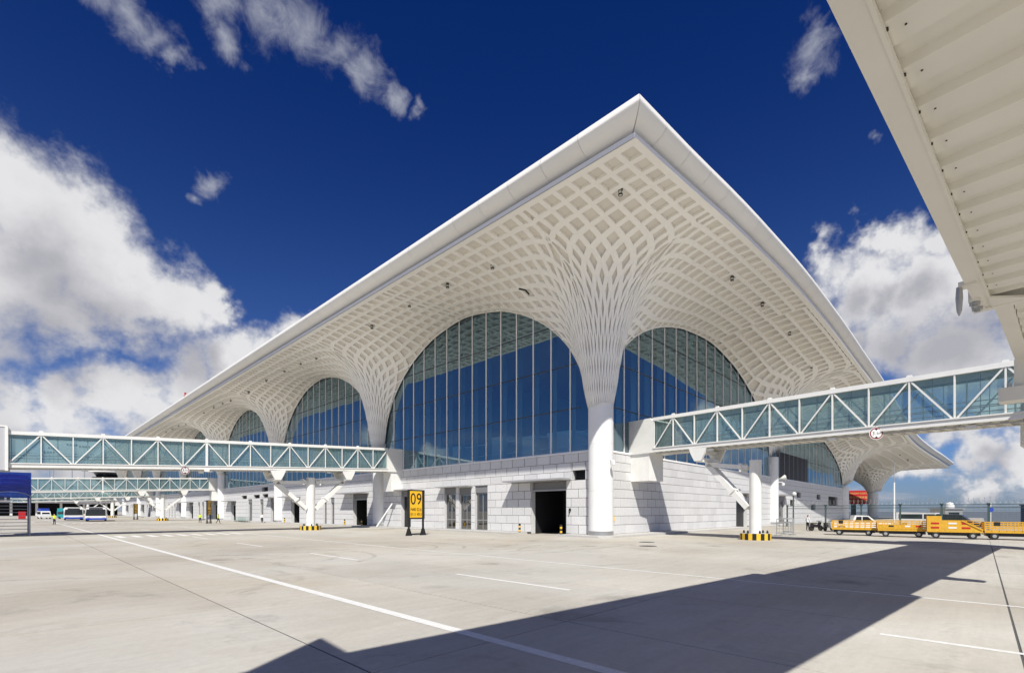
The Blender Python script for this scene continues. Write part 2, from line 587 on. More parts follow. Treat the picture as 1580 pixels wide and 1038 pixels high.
def text_mesh(body, size, extrude=0.004, align='CENTER', spacing=1.0):
    cu = bpy.data.curves.new('lettering', 'FONT')
    cu.body = body
    cu.size = size
    cu.extrude = extrude
    cu.align_x = align
    cu.align_y = 'CENTER'
    cu.space_character = spacing
    o = bpy.data.objects.new('lettering', cu)
    COL.objects.link(o)
    bpy.context.view_layer.update()
    me = bpy.data.meshes.new_from_object(o.evaluated_get(bpy.context.evaluated_depsgraph_get()))
    bpy.data.objects.remove(o)
    return me

# ------------------------------------------------------------------ apron
apron = MB().add([(-4000, -4000, -0.03), (4000, -4000, -0.03), (4000, 4000, -0.03), (-4000, 4000, -0.03)], [(0, 1, 2, 3)]).build('apron', CONC)
tag(apron, kind='structure')
SX0, SY0, DX, DY, NX, NY = -49.1, -30.4, 4.3, 6.4, 13, 13
SX1, SY1 = SX0 + DX * NX, SY0 + DY * NY
MB().add([(SX0, SY0, -0.012), (SX1, SY0, -0.012), (SX1, -1.9, -0.012), (SX0, -1.9, -0.012)], [(0, 1, 2, 3)]).build('joint_sealant', SEAL, apron)
MB().add([(SX0, -1.9, -0.012), (-2.0, -1.9, -0.012), (-2.0, SY1, -0.012), (SX0, SY1, -0.012)], [(0, 1, 2, 3)]).build('joint_sealant', SEAL, apron)
slab_meshes = {}
def slab(x0, x1, y0, y1):
    g = 0.017
    key = (round(x1 - x0, 3), round(y1 - y0, 3))
    if key not in slab_meshes:
        w, h = key
        b = 0.004
        m = MB()
        m.add([(g, g, -0.22), (w - g, g, -0.22), (w - g, h - g, -0.22), (g, h - g, -0.22),
               (g, g, -b), (w - g, g, -b), (w - g, h - g, -b), (g, h - g, -b),
               (g + b, g + b, 0), (w - g - b, g + b, 0), (w - g - b, h - g - b, 0), (g + b, h - g - b, 0)],
              [(0, 1, 5, 4), (1, 2, 6, 5), (2, 3, 7, 6), (3, 0, 4, 7), (4, 5, 9, 8), (5, 6, 10, 9), (6, 7, 11, 10), (7, 4, 8, 11), (8, 9, 10, 11)])
        slab_meshes[key] = m.mesh('slab', SLAB)
    put('slab', slab_meshes[key], apron, (x0, y0, random.uniform(-0.002, 0.002)))
for i in range(NX):
    for k in range(NY):
        x, y = SX0 + DX * i, SY0 + DY * k
        x1, y1 = x + DX, y + DY
        if x1 > -2.0 and y1 > -1.9:
            if x < -2.0:
                slab(x, -2.0, y, y1)
                if y < -1.9: slab(-2.0, x1, y, -1.9)
            elif y < -1.9:
                slab(x, x1, y, -1.9)
        else:
            slab(x, x1, y, y1)
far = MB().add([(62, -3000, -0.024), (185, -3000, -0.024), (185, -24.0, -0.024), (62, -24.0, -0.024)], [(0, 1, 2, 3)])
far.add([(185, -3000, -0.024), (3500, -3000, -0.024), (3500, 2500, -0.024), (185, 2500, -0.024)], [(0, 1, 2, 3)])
tag(far.build('hazy_far_ground', mat('haze_blue_grey', (0.13, 0.15, 0.18), 0.7, var=0.2, vscale=0.06)), kind='structure')  # far ground sheet, its blue-grey colour stands in for distant haze
MK = 0.0045
def line(x0, x1, y0, y1, m=PAINT):
    n = max(1, int(max(x1 - x0, y1 - y0) / 4))
    mb = MB()
    for i in range(n):
        if y1 - y0 > x1 - x0:
            a, b = y0 + (y1 - y0) * i / n, y0 + (y1 - y0) * (i + 1) / n
            mb.add([(x0, a, MK), (x1, a, MK), (x1, b, MK), (x0, b, MK)], [(0, 1, 2, 3)])
        else:
            a, b = x0 + (x1 - x0) * i / n, x0 + (x1 - x0) * (i + 1) / n
            mb.add([(a, y0, MK), (b, y0, MK), (b, y1, MK), (a, y1, MK)], [(0, 1, 2, 3)])
    mb.build('painted_line', m, apron)
line(-29.72, -29.48, -30, 150)
line(-19.28, -19.14, -34, 150)
for k in range(16):
    y = -27.2 + k * 11.9
    line(-24.55, -24.40, y, y + 4.95)
for k in range(9):
    line(-29.1 + k * 1.12, -28.62 + k * 1.12, 27.4, 31.4)
for k in range(9):
    line(-29.1 + k * 1.12, -28.62 + k * 1.12, 88.0, 92.0)
line(-39.5, -35.9, 26.0, 26.25, REDMARK)

# faint curved tyre scuffs
def scuff_mat():
    m = bpy.data.materials.new('tyre_scuff')
    m.use_nodes = True
    nt = m.node_tree
    N, L = nt.nodes, nt.links
    p = N['Principled BSDF']
    p.inputs['Base Color'].default_value = (0.10, 0.095, 0.09, 1)
    p.inputs['Roughness'].default_value = 0.9
    geo = N.new('ShaderNodeNewGeometry')
    n = N.new('ShaderNodeTexNoise')
    n.inputs['Scale'].default_value = 1.3
    n.inputs['Detail'].default_value = 8
    n.inputs['Roughness'].default_value = 0.75
    L.new(geo.outputs['Position'], n.inputs['Vector'])
    r = N.new('ShaderNodeMapRange')
    L.new(n.outputs[0], r.inputs[0])
    r.inputs[1].default_value = 0.42
    r.inputs[2].default_value = 0.75
    r.inputs[3].default_value = 0.0
    r.inputs[4].default_value = 0.42
    L.new(r.outputs[0], p.inputs['Alpha'])
    return m
SCUFF = scuff_mat()
def scuff(cx, cy, r, a0, a1, w=0.22):
    mb = MB()
    n = 26
    V = []
    for i in range(n + 1):
        a = math.radians(a0 + (a1 - a0) * i / n)
        V += [(cx + (r - w / 2) * math.cos(a), cy + (r - w / 2) * math.sin(a), 0.009), (cx + (r + w / 2) * math.cos(a), cy + (r + w / 2) * math.sin(a), 0.009)]
    mb.add(V, [(2 * i, 2 * i + 1, 2 * i + 3, 2 * i + 2) for i in range(n)])
    mb.build('tyre_scuff', SCUFF, apron)
for c in ((-27.5, 0.5, 3.6, -70, 120), (-27.5, 0.5, 5.3, -60, 110), (-20.5, 3.0, 4.2, -60, 140), (-20.5, 3.0, 5.9, -50, 120), (-14, 1, 6.5, 200, 300), (-14, 1, 8.2, 205, 295), (-33, -2, 7.5, 20, 85), (-10, -12, 9, 60, 130), (-10, -12, 10.7, 62, 126)):
    scuff(*c)

# ------------------------------------------------------------------ terminal: shape functions
def pl(x, tab):
    return float(np.interp(x, tab[0], tab[1]))
def spline(xs, ys):
    xs, ys = np.array(xs, float), np.array(ys, float)
    h = np.diff(xs); d = np.diff(ys) / h
    m = np.zeros(len(xs)); m[0], m[-1] = d[0], d[-1]
    for i in range(1, len(xs) - 1):
        m[i] = 0 if d[i - 1] * d[i] <= 0 else 2 * d[i - 1] * d[i] / (d[i - 1] + d[i])
    def f(x):
        x = min(max(x, xs[0]), xs[-1])
        i = min(max(int(np.searchsorted(xs, x)) - 1, 0), len(h) - 1)
        t = (x - xs[i]) / h[i]
        return float((1 + 2 * t) * (1 - t) ** 2 * ys[i] + t * (1 - t) ** 2 * h[i] * m[i] + t * t * (3 - 2 * t) * ys[i + 1] + t * t * (t - 1) * h[i] * m[i + 1])
    return f
OX, ZTOP, E0 = 11.5, 25.05, 10.65
ZSOF = 23.40
SOFF_DROP = ZTOP - ZSOF
_bx = [-11.5, -9.4, -6.3, -2.8, 2.0, 8.4, 16.8, 29.9, 47.9, 59.9, 85, 99.9, 122.5, 136.2, 164]
o_b = spline(_bx, [10.2, 10.3, 10.45, 10.63, 10.85, 11.05, 11.3, 11.6, 12.06, 12.6, 13.15, 13.6, 15.0, 16.2, 17.5])
ztop_b = spline(_bx, [25.05, 25.08, 25.12, 25.22, 25.42, 25.62, 25.74, 25.39, 24.15, 22.85, 20.3, 18.9, 17.85, 17.3, 17.0])
s_b = spline([-12, 0, 17, 30, 40, 55, 70, 83, 102, 145, 170], [1, 1, .965, .935, .90, .845, .78, .715, .67, .63, .62])
def edge_b(x): return o_b(x) - 0.8          # soffit edge distance on the right side
def zsof_b(x): return ztop_b(x) - SOFF_DROP
z_fac = spline([1.0, 1.12, 1.28, 1.86, 2.64, 3.59, 5.58, 8.06, 10.37, 12.8, 18, 40], [10.6, 11.15, 11.6, 14.0, 15.7, 17.2, 19.26, 21.0, 22.15, 23.0, 23.75, 23.8])
z_out = spline([1.0, 1.12, 1.3, 1.6, 2.0, 2.6, 3.3, 4.2, 5.5, 7.0, 9.0, 10.65, 60], [10.6, 11.15, 11.9, 13.9, 16.0, 18.1, 19.7, 20.95, 22.0, 22.7, 23.2, 23.4, 23.4])
COLS_A = [36.0 * k for k in range(8)]
COLS_B = [0.0, 47.7, 102.5, 145.5]
Y_END = 270.0

def height(kind, cx, cy, p, q, half):
    """p: outward distance (scaled to E0), q: distance along the facade; returns soffit height"""
    if half > 18.01:
        qs = q if q < 3 else 3 + (q - 3) * 15.0 / (half - 3)
    else:
        qs = q
    r = math.hypot(p, qs)
    if kind == 'tip':
        return z_out(r)
    if kind == 'in':
        return z_fac(r)
    k = min(1.0, p / max(1e-6, min(r, E0)))
    return z_fac(r) + (z_out(r) - z_fac(r)) * (1 - (1 - k) ** 2)

def surf(kind, cx, cy, sx, sy, half, p, q):
    """world point of the soffit for quadrant coordinates (p outward, q along)"""
    if kind == 'A':
        return (cx + sx * p, cy + sy * q, height('A', cx, cy, p, q, half))
    if kind == 'tip':
        x = -p
        return (x, -q * edge_b(x) / E0, height('tip', 0, 0, p, q, half) + (zsof_b(x) - ZSOF) * min(1.0, q / E0))
    x = cx + sx * q
    if kind == 'B':
        z_in = height('B', cx, cy, p, q, half)
        qs = q if (q < 3 or half <= 18.01) else 3 + (q - 3) * 15.0 / (half - 3)
        r = math.hypot(p, qs)
        k = min(1.0, p / max(1e-6, min(r, E0)))
        S = 1 - (1 - k) ** 2
        z = s_b(x) * z_fac(r) * (1 - S) + z_out(r) * zsof_b(x) / ZSOF * S
        return (x, -p * edge_b(x) / E0, z)
    z = s_b(x) * height('in', cx, cy, p, q, half)
    return (x, p, z)

ROWR = [13.64, 12.67, 11.70, 10.73, 9.76, 8.80, 7.85, 6.95, 6.10, 5.30, 4.55, 3.88, 3.28, 2.76, 2.33, 1.97, 1.66, 1.39, 1.16, 1.0]
def row_r(m):
    if m < 0: return 13.64 - 0.97 * m
    return float(np.interp(m, range(len(ROWR)), ROWR))
NSP = 40
def lat(u, m):
    r = row_r(m)
    t = min(1, max(0, (r - 1.9) / (7.2 - 1.9)))
    w = t * t * (3 - 2 * t)
    a = 2 * math.pi * u / NSP
    D = (1 - w) * r * math.cos(a) + w * r
    T = (1 - w) * r * math.sin(a) + w * 1.94 * u
    return ((D - T) / math.sqrt(2), (D + T) / math.sqrt(2))   # p, q

def clip(poly, axis, lim, keep_less):
    out = []
    n = len(poly)
    for i in range(n):
        a, b = poly[i], poly[(i + 1) % n]
        ia = a[axis] <= lim if keep_less else a[axis] >= lim
        ib = b[axis] <= lim if keep_less else b[axis] >= lim
        if ia: out.append(a)
        if ia != ib:
            t = (lim - a[axis]) / (b[axis] - a[axis])
            out.append((a[0] + (b[0] - a[0]) * t, a[1] + (b[1] - a[1]) * t))
    return out

def inset2d(P, d):
    n = len(P)
    L = []
    for i in range(n):
        a, b = P[i], P[(i + 1) % n]
        e = b - a
        l = np.hypot(*e)
        if l < 1e-6: return None
        nrm = np.array([-e[1], e[0]]) / l
        L.append((nrm, nrm @ a + d))
    out = []
    for i in range(n):
        n1, c1 = L[i - 1]
        n2, c2 = L[i]
        det = n1[0] * n2[1] - n1[1] * n2[0]
        if abs(det) < 0.02:
            out.append(P[i] + n2 * d)
            continue
        x = (c1 * n2[1] - c2 * n1[1]) / det
        y = (n1[0] * c2 - n2[0] * c1) / det
        out.append(np.array([x, y]))
    return np.array(out)

def area2(P):
    x, y = P[:, 0], P[:, 1]
    return 0.5 * float(np.dot(x, np.roll(y, -1)) - np.dot(y, np.roll(x, -1)))

def lattice(kind, cx, cy, sx, sy, half, plim, qlim, mb, panels, plain_below=0.0, border=0.32, coarse=False, lsc=1.0):
    """fill one quadrant with the rib lattice (mb) and recessed coffer panels (list of 3-D polygons)"""
    flip = None
    for m in range(-20, 19):
        for uu in range(-26, 27):
            u = uu + (0.5 if m % 2 else 0.0)
            if m > 8 and abs(u) > 7.5: continue
            quad = [(a * lsc, b * lsc) for a, b in (lat(u, m + 1), lat(u + 0.5, m), lat(u, m - 1), lat(u - 0.5, m))]
            if max(a[0] for a in quad) < 0 or max(a[1] for a in quad) < 0 or min(a[0] for a in quad) > plim or min(a[1] for a in quad) > qlim:
                continue
            pe = plim - (border if kind != 'in' else 0)
            qe = qlim - (border if kind == 'tip' else 0)
            poly = clip(clip(clip(clip(quad, 0, 0.0, False), 1, 0.0, False), 0, pe, True), 1, qe, True)
            if len(poly) < 3: continue
            # drop duplicate points
            pts = []
            for a in poly:
                if not pts or math.hypot(a[0] - pts[-1][0], a[1] - pts[-1][1]) > 1e-4: pts.append(a)
            if len(pts) > 1 and math.hypot(pts[0][0] - pts[-1][0], pts[0][1] - pts[-1][1]) < 1e-4: pts.pop()
            if len(pts) < 3 or abs(area2(np.array(pts))) < 1e-4: continue
            sub = []
            for i in range(len(pts)):
                a, b = pts[i], pts[(i + 1) % len(pts)]
                sub.append(a)
                if not coarse and math.hypot(a[0] - b[0], a[1] - b[1]) > 0.35:
                    sub.append(((a[0] + b[0]) / 2, (a[1] + b[1]) / 2))
            W = np.array([surf(kind, cx, cy, sx, sy, half, *a) for a in sub])
            c = W.mean(0)
            # best-fit frame
            nrm = np.zeros(3)
            for i in range(len(W)):
                nrm += np.cross(W[i] - c, W[(i + 1) % len(W)] - c)
            ar = np.linalg.norm(nrm)
            if ar < 1e-6: continue
            nrm /= ar
            ar *= 0.5
            if nrm[2] > 0 or (abs(nrm[2]) < 0.15 and np.dot(nrm, (c[0] - cx, c[1] - cy, 0)) < 0):
                W = W[::-1]
                nrm = -nrm
            ux = W[1] - W[0]
            ux -= nrm * (ux @ nrm)
            ux /= np.linalg.norm(ux)
            uy = np.cross(nrm, ux)
            P = np.stack([(W - c) @ ux, (W - c) @ uy], 1)
            per = float(np.sum(np.hypot(*(np.roll(P, -1, 0) - P).T)))
            inr = 2 * ar / per
            n = len(W)
            ok = False
            if m >= 7 and len(pts) == 4 and abs(area2(np.array(pts)) - area2(np.array(quad))) < 1e-6 and c[2] > plain_below:
                # funnel throat: narrow pointed slits between broad ribs
                rad = np.array(surf(kind, cx, cy, sx, sy, half, *quad[0])) - np.array(surf(kind, cx, cy, sx, sy, half, *quad[2]))
                rad -= nrm * (rad @ nrm)
                rad /= np.linalg.norm(rad)
                r2 = np.array([rad @ ux, rad @ uy])
                t2 = np.array([-r2[1], r2[0]])
                f_ = min(1.0, (m - 7) / 5.0)
                kr, kt = 0.70 - 0.06 * f_, 0.64 - 0.28 * f_
                Q = np.outer(P @ r2, r2) * kr + np.outer(P @ t2, t2) * kt
                ok = True
            flat_zone = row_r(m) > 6.0
            if not ok and inr > (0.20 if flat_zone else 0.045) and c[2] > plain_below:
                for hw in (min(0.185, 0.50 * inr), min(0.13, 0.30 * inr), min(0.08, 0.18 * inr)):
                    Q = inset2d(P, hw)
                    ok = Q is not None and area2(Q) > 0.07 * ar
                    if ok:
                        e0 = np.roll(P, -1, 0) - P
                        e1 = np.roll(Q, -1, 0) - Q
                        ok = bool(np.all(np.sum(e0 * e1, 1) > -1e-9))
                    if ok: break
            if not ok:
                mb.add(W, [tuple(range(n))])
                continue
            off = (W - c) @ nrm
            dep = (0.20 if lsc == 1.0 else 0.34) if inr > 0.25 else 0.14 + 0.24 * inr
            I = np.array([c + ux * Q[i][0] + uy * Q[i][1] + nrm * off[i] for i in range(n)])
            B = I - nrm * dep
            F = [(i, (i + 1) % n, n + (i + 1) % n, n + i) for i in range(n)] + [(n + i, n + (i + 1) % n, 2 * n + (i + 1) % n, 2 * n + i) for i in range(n)]
            mb.add(np.vstack([W, I, B]), F)
            panels.append(([tuple(x) for x in B], float(np.linalg.norm(c - np.array((-35.3, -23.6, 2.2)))), ar))
    # plain border band along the roof edge
    if kind in ('A', 'B', 'tip'):
        n = max(6, int(qlim / 1.2))
        qs = [qlim * i / n for i in range(n + 1)]
        if kind == 'tip': qs = [min(q, qlim) for q in qs]
        for i in range(n):
            V = [surf(kind, cx, cy, sx, sy, half, a, b) for a, b in ((plim - border, qs[i]), (plim, qs[i]), (plim, qs[i + 1]), (plim - border, qs[i + 1]))]
            mb.add(V, [(0, 1, 2, 3)])
        if kind == 'tip':
            for i in range(n):
                qa, qb = min(qs[i], plim - border), min(qs[i + 1], plim - border)
                if qb - qa < 1e-4: continue
                V = [surf(kind, cx, cy, sx, sy, half, b, a) for a, b in ((qlim - border, qa), (qlim, qa), (qlim, qb), (qlim - border, qb))]
                mb.add(V, [(0, 1, 2, 3)])

# ------------------------------------------------------------------ terminal: objects
T = thing('terminal_building', 'white airport terminal with funnel columns, coffered vault roof, glass arches and granite base', 'terminal building')

panel_budget = [300]
def soffit_part(name, mb, panels, loc=(0, 0, 0), singles=False):
    o = mb.build(name, SOFFIT, T, loc)
    panels.sort(key=lambda a: -a[2] / a[1] ** 2)
    k = 0
    if singles:
        k = min(len(panels), panel_budget[0])
        panel_budget[0] -= k
        for P, d, a in panels[:k]:
            MB().add(P, [tuple(range(len(P)))]).build('coffer_panel', PANEL, o)
    rest = MB()
    for P, d, a in panels[k:]:
        rest.add(P, [tuple(range(len(P)))])
    if rest.f:
        tag(rest.build('coffer_panels', PANEL, o), kind='stuff')
    return o

# corner funnel
mb, pn = MB(), []
lattice('tip', 0, 0, -1, -1, 18, E0, E0, mb, pn)
lattice('A', 0, 0, -1, 1, 18, E0, 18.0, mb, pn)
lattice('B', 0, 0, 1, -1, 23.85, E0, 23.85, mb, pn)
soffit_part('funnel_vault', mb, pn, singles=True)
# left-hand facade: identical funnels
mb, pn = MB(), []
lattice('A', 0, 36.0, -1, -1, 18, E0, 18.0, mb, pn)
lattice('A', 0, 36.0, -1, 1, 18, E0, 18.0, mb, pn)
fa = soffit_part('funnel_vault', mb, pn)
for k in range(2, 8):
    c = fa.copy()
    COL.objects.link(c)
    c.location.y += 36 * (k - 1)
    for ch in fa.children:
        d = ch.copy()
        COL.objects.link(d)
        d.parent = c
# right-hand facade
for i, (lh, rh, pb) in enumerate(((23.85, 27.4, 12.9), (27.4, 21.5, 0), (21.5, 17.7, 0))):
    cx = COLS_B[i + 1]
    mb, pn = MB(), []
    lattice('B', cx, 0, -1, -1, lh, E0, lh, mb, pn, pb, lsc=1.3)
    lattice('B', cx, 0, 1, -1, rh, E0, rh, mb, pn, pb, lsc=1.3)
    if i == 1:
        lattice('in', cx, 0, 1, 1, rh, 18, rh, mb, pn, coarse=True, lsc=1.3)
    if i == 2:
        lattice('in', cx, 0, -1, 1, lh, 18, lh, mb, pn, coarse=True, lsc=1.3)
        lattice('in', cx, 0, 1, 1, rh, 18, rh, mb, pn, coarse=True, lsc=1.3)
    soffit_part('funnel_vault', mb, pn)

# roof: upper skin, fascia panels, soffit edge strip
mb = MB()
gx = [-11.2 + i * 4.4 for i in range(41)]
gx[-1] = 163.9
gy = [0, 1, 6, 30, 120, 269.5]
V, F = [], []
for x in gx:
    y0 = -(o_b(x) - 0.3)
    for j, y in enumerate([y0] + gy):
        V.append((x, y, ztop_b(x) + 0.02 + min(1.0, max(0.0, min(x + 11.2, y + o_b(x) - 0.3)) * 0.05)))
nj = len(gy) + 1
for i in range(len(gx) - 1):
    for j in range(nj - 1):
        F.append((i * nj + j, (i + 1) * nj + j, (i + 1) * nj + j + 1, i * nj + j + 1))
mb.add(V, F)
roof = mb.build('roof', WHITE, T)
PROF = [(0.50, 0.09), (0.16, 0.05), (0.105, -0.01), (0.0, -0.38), (0.02, -0.44), (0.10, -0.55), (0.25, -0.70), (0.44, -0.83), (0.64, -0.93), (0.84, -1.00), (1.00, -1.03), (1.5, -0.98)]
def fascia(points_a, points_b):
    m = MB()
    n = len(PROF)
    m.add(points_a + points_b, [(i, n + i, n + i + 1, i + 1) for i in range(n - 1)])
    m.build('fascia_panel', FASCIA, roof, smooth=True)
G = 0.008
yy = [Y_END - 3.0 * i for i in range(94)]
yy = [y for y in yy if y > -9.0] + [-10.2]
for i in range(len(yy) - 1):
    a, b = yy[i] - G, yy[i + 1] + G
    last = i == len(yy) - 2
    fascia([(-OX + d, a, ZTOP + dz) for d, dz in PROF], [(-OX + d, (b + d) if last else b, ZTOP + dz) for d, dz in PROF])
xx = [-11.5 + 2.9 * i for i in range(61)]
xx = [x for x in xx if x < 163.5] + [164.0]
for i in range(len(xx) - 1):
    a, b = xx[i] + G, xx[i + 1] - G
    def pt(x, d, dz, corner):
        x2 = x + (d if corner else 0)
        return (x2, -o_b(x2) + d, ztop_b(x2) + dz)
    fascia([pt(a, d, dz, i == 0) for d, dz in PROF], [pt(b, d, dz, False) for d, dz in PROF])
# white soffit edge strip with the shadow gap behind it
SP = [(0.80, -1.65), (0.80, -1.34), (0.86, -1.33), (1.5, -1.02)]
m = MB()
ns = len(SP)
path = []
for y in [Y_END, 200, 120, 60, 30, 10]:
    path.append([(-OX + d, y, ZTOP + dz) for d, dz in SP])
path.append([(-OX + d, -10.2 + d, ZTOP + dz) for d, dz in SP])
for x in [-9 + i * 2.9 for i in range(1, 59)] + [163.6]:
    path.append([(x, -o_b(x) + d, ztop_b(x) + dz) for d, dz in SP])
for i in range(len(path) - 1):
    m.add(path[i] + path[i + 1], [(k, ns + k, ns + k + 1, k + 1) for k in range(ns - 1)])
m.build('soffit_edge_strip', WHITE, roof)
# end of the roof on the far side
m = MB()
m.box((163.7, -16.6, zsof_b(164) - 0.02), (164.0, 40, zsof_b(164) + 0.4))
m.box((163.9, -17.4, ztop_b(164) - 0.6), (164.4, 40, ztop_b(164)))
m.build('roof_end_trim', WHITE, roof)

# columns
def column(x, y, r, z1, n=40):
    m = MB()
    m.lathe([(r, 0.17), (r, z1)], n, (x, y))
    o = m.build('column', COLUMN, T, smooth=True)
    k = MB().lathe([(r + 0.015, 0.15), (r + 0.015, 0.50)], n, (x, y)).build('column_base_band', STEEL, o, smooth=True)
    for zz in (3.9, 7.9):
        MB().lathe([(r + 0.004, zz), (r + 0.004, zz + 0.015)], n, (x, y), cap=False).build('panel_seam', KERB, o)
    return o
for y in COLS_A:
    column(0, y, 1.07 if y == 0 else 0.95, 11.3)
column(47.7, 0, 0.85, 10.6)
column(102.5, 0, 1.0, 8.0)
column(145.5, 0, 1.35, 7.6)

# ------------------------------------------------------------------ granite base with openings
Z_W = 7.40
CO = 0.8055          # course height
OPEN_A = [  # y0, y1, z0, z1, kind
 (1.62, 3.06, 5.00, 5.85, 'vent'), (3.75, 8.05, 0.0, 4.98, 'door'),
 (14.30, 16.35, 0.15, 4.95, 'window'), (16.95, 19.05, 0.15, 4.80, 'glass_door'), (19.65, 21.70, 0.15, 4.95, 'window'),
 (28.6, 30.8, 0.15, 4.8, 'dark_door'),
 (39.5, 43.6, 0.0, 4.7, 'door'), (49.6, 50.9, 0.15, 4.3, 'window'), (52.3, 53.5, 0.15, 4.4, 'window'), (62.9, 66.6, 0.0, 4.6, 'door'),
 (73.6, 76.6, 0.15, 4.7, 'dark_door'), (80.5, 82.5, 0.15, 4.6, 'window'), (87.1, 89.6, 0.15, 4.7, 'window'), (97.9, 101.2, 0.0, 4.4, 'door'),
 (78.0, 81.4, 6.15, 7.0, 'vent'), (77.9, 81.0, 4.85, 5.6, 'vent'), (82.6, 86.2, 4.85, 5.55, 'vent'), (90.4, 93.8, 4.85, 5.55, 'vent'),
]
for k in (3, 4, 5, 6):
    y = 36.0 * k
    OPEN_A += [(y + 4, y + 7.5, 0.0, 4.6, 'door'), (y + 12, y + 14, 0.15, 4.6, 'window'), (y + 16, y + 18, 0.15, 4.6, 'window'), (y + 20, y + 22, 0.15, 4.6, 'window'), (y + 27, y + 31, 0.0, 4.6, 'door')]
OPEN_B = [
 (32.1, 36.4, 0.0, 4.5, 'dark_door'), (50.4, 54.4, 0.15, 4.6, 'glass_door'), (61.8, 64.4, 4.65, 5.55, 'vent'), (76.2, 79.3, 4.55, 5.5, 'vent'),
 (86.4, 96.0, 3.45, 5.35, 'vent'), (71.8, 75.2, 2.45, 3.5, 'vent'), (57.5, 60.5, 3.1, 4.1, 'vent'),
]
def subtract(rects, o):
    out = []
    a0, a1, b0, b1 = o
    for (u0, u1, v0, v1) in rects:
        if u1 <= a0 or u0 >= a1 or v1 <= b0 or v0 >= b1:
            out.append((u0, u1, v0, v1))
            continue
        if u0 < a0: out.append((u0, a0, v0, v1))
        if u1 > a1: out.append((a1, u1, v0, v1))
        m0, m1 = max(u0, a0), min(u1, a1)
        if v0 < b0: out.append((m0, m1, v0, b0))
        if v1 > b1: out.append((m0, m1, b1, v1))
    return out
blocks = []          # (side, u0,u1,z0,z1)
def courses(side, length, opens, start):
    for c in range(9):
        z0 = 0.15 + c * CO
        z1 = min(Z_W, z0 + CO)
        u = start - (0.82 if c % 2 else 0.0)
        while u < length:
            rs = [(max(u, start), min(u + 1.64, length), z0, z1)]
            for o in opens:
                rs = subtract(rs, o[:4])
            blocks.extend((side,) + r for r in rs if r[1] - r[0] > 0.05 and r[3] - r[2] > 0.03)
            u += 1.64
courses('A', 252.0, OPEN_A, 0.75)
courses('B', 101.6, OPEN_B, 0.75)
def bdist(b):
    u, z = (b[1] + b[2]) / 2, (b[3] + b[4]) / 2
    x, y = (0, u) if b[0] == 'A' else (u, 0)
    return math.hypot(x + 35.3, y + 23.6)
blocks.sort(key=lambda b: bdist(b) / math.sqrt((b[2] - b[1]) * (b[4] - b[3])))
# backing walls with openings
def backing(side, length, opens):
    rects = [(0.0, length, 0.0, Z_W - 0.02)]
    for o in opens:
        rects = subtract(rects, o[:4])
    m = MB()
    for u0, u1, z0, z1 in rects:
        if side == 'A': m.box((0.042, u0, z0), (0.6, u1, z1))
        else: m.box((u0, 0.042, z0), (u1, 0.6, z1))
    return m.build('granite_wall', JOINT, T)
walls = {'A': backing('A', 252.0, OPEN_A), 'B': backing('B', 101.6, OPEN_B)}
rest = {'A': MB(), 'B': MB()}
gm = {}
JU, JZ = 0.030, 0.018
def block_mesh(m, side, u0, u1, z0, z1):
    u0 += JU; u1 -= JU; z0 += JZ; z1 -= JZ
    c = 0.012
    f = [(u0, z0), (u1, z0), (u1, z1), (u0, z1)]
    g = [(u0 + c, z0 + c), (u1 - c, z0 + c), (u1 - c, z1 - c), (u0 + c, z1 - c)]
    def P(w, d): return (d, w[0], w[1]) if side == 'A' else (w[0], d, w[1])
    V = [P(w, 0.05) for w in f] + [P(w, c) for w in f] + [P(w, 0.0) for w in g]
    F = []
    for i in range(4):
        j = (i + 1) % 4
        F += [(i, j, 4 + j, 4 + i), (4 + i, 4 + j, 8 + j, 8 + i)]
    F.append((8, 9, 10, 11))
    m.add(V, F)
for i, b in enumerate(blocks):
    side, u0, u1, z0, z1 = b
    if i < 300:
        key = (side, round(u1 - u0, 3), round(z1 - z0, 3))
        if key not in gm:
            m = MB()
            block_mesh(m, side, 0, u1 - u0, 0, z1 - z0)
            gm[key] = m.mesh('granite_block', GRANITE)
        jit = random.uniform(-0.004, 0.004)
        put('granite_block', gm[key], walls[side], (jit, u0, z0) if side == 'A' else (u0, jit, z0))
    else:
        block_mesh(rest[side], *b)
for s in 'AB':
    tag(rest[s].build('granite_blocks', GRANITE, walls[s]), kind='stuff')
# coping under the glass
MB().box((-0.05, 1.0, Z_W), (0.5, 252, Z_W + 0.10)).build('window_sill', MULL, T)
MB().box((1.0, -0.05, Z_W), (101.6, 0.5, Z_W + 0.10)).build('window_sill', MULL, T)
# kerbs
m = MB().box((-1.9, 8.6, -0.1), (0.05, 252, 0.15)).build('kerb', KERB, T)
m = MB().prism([(-1.9, 3.2), (-1.9, -1.0), (-1.0, -1.9), (31.6, -1.9), (31.6, 0.05), (0.05, 0.05), (0.05, 3.2)], 'z', -0.1, 0.15).build('kerb', KERB, T)
m = MB().box((36.9, -1.9, -0.1), (101.6, 0.05, 0.15)).build('kerb', KERB, T)

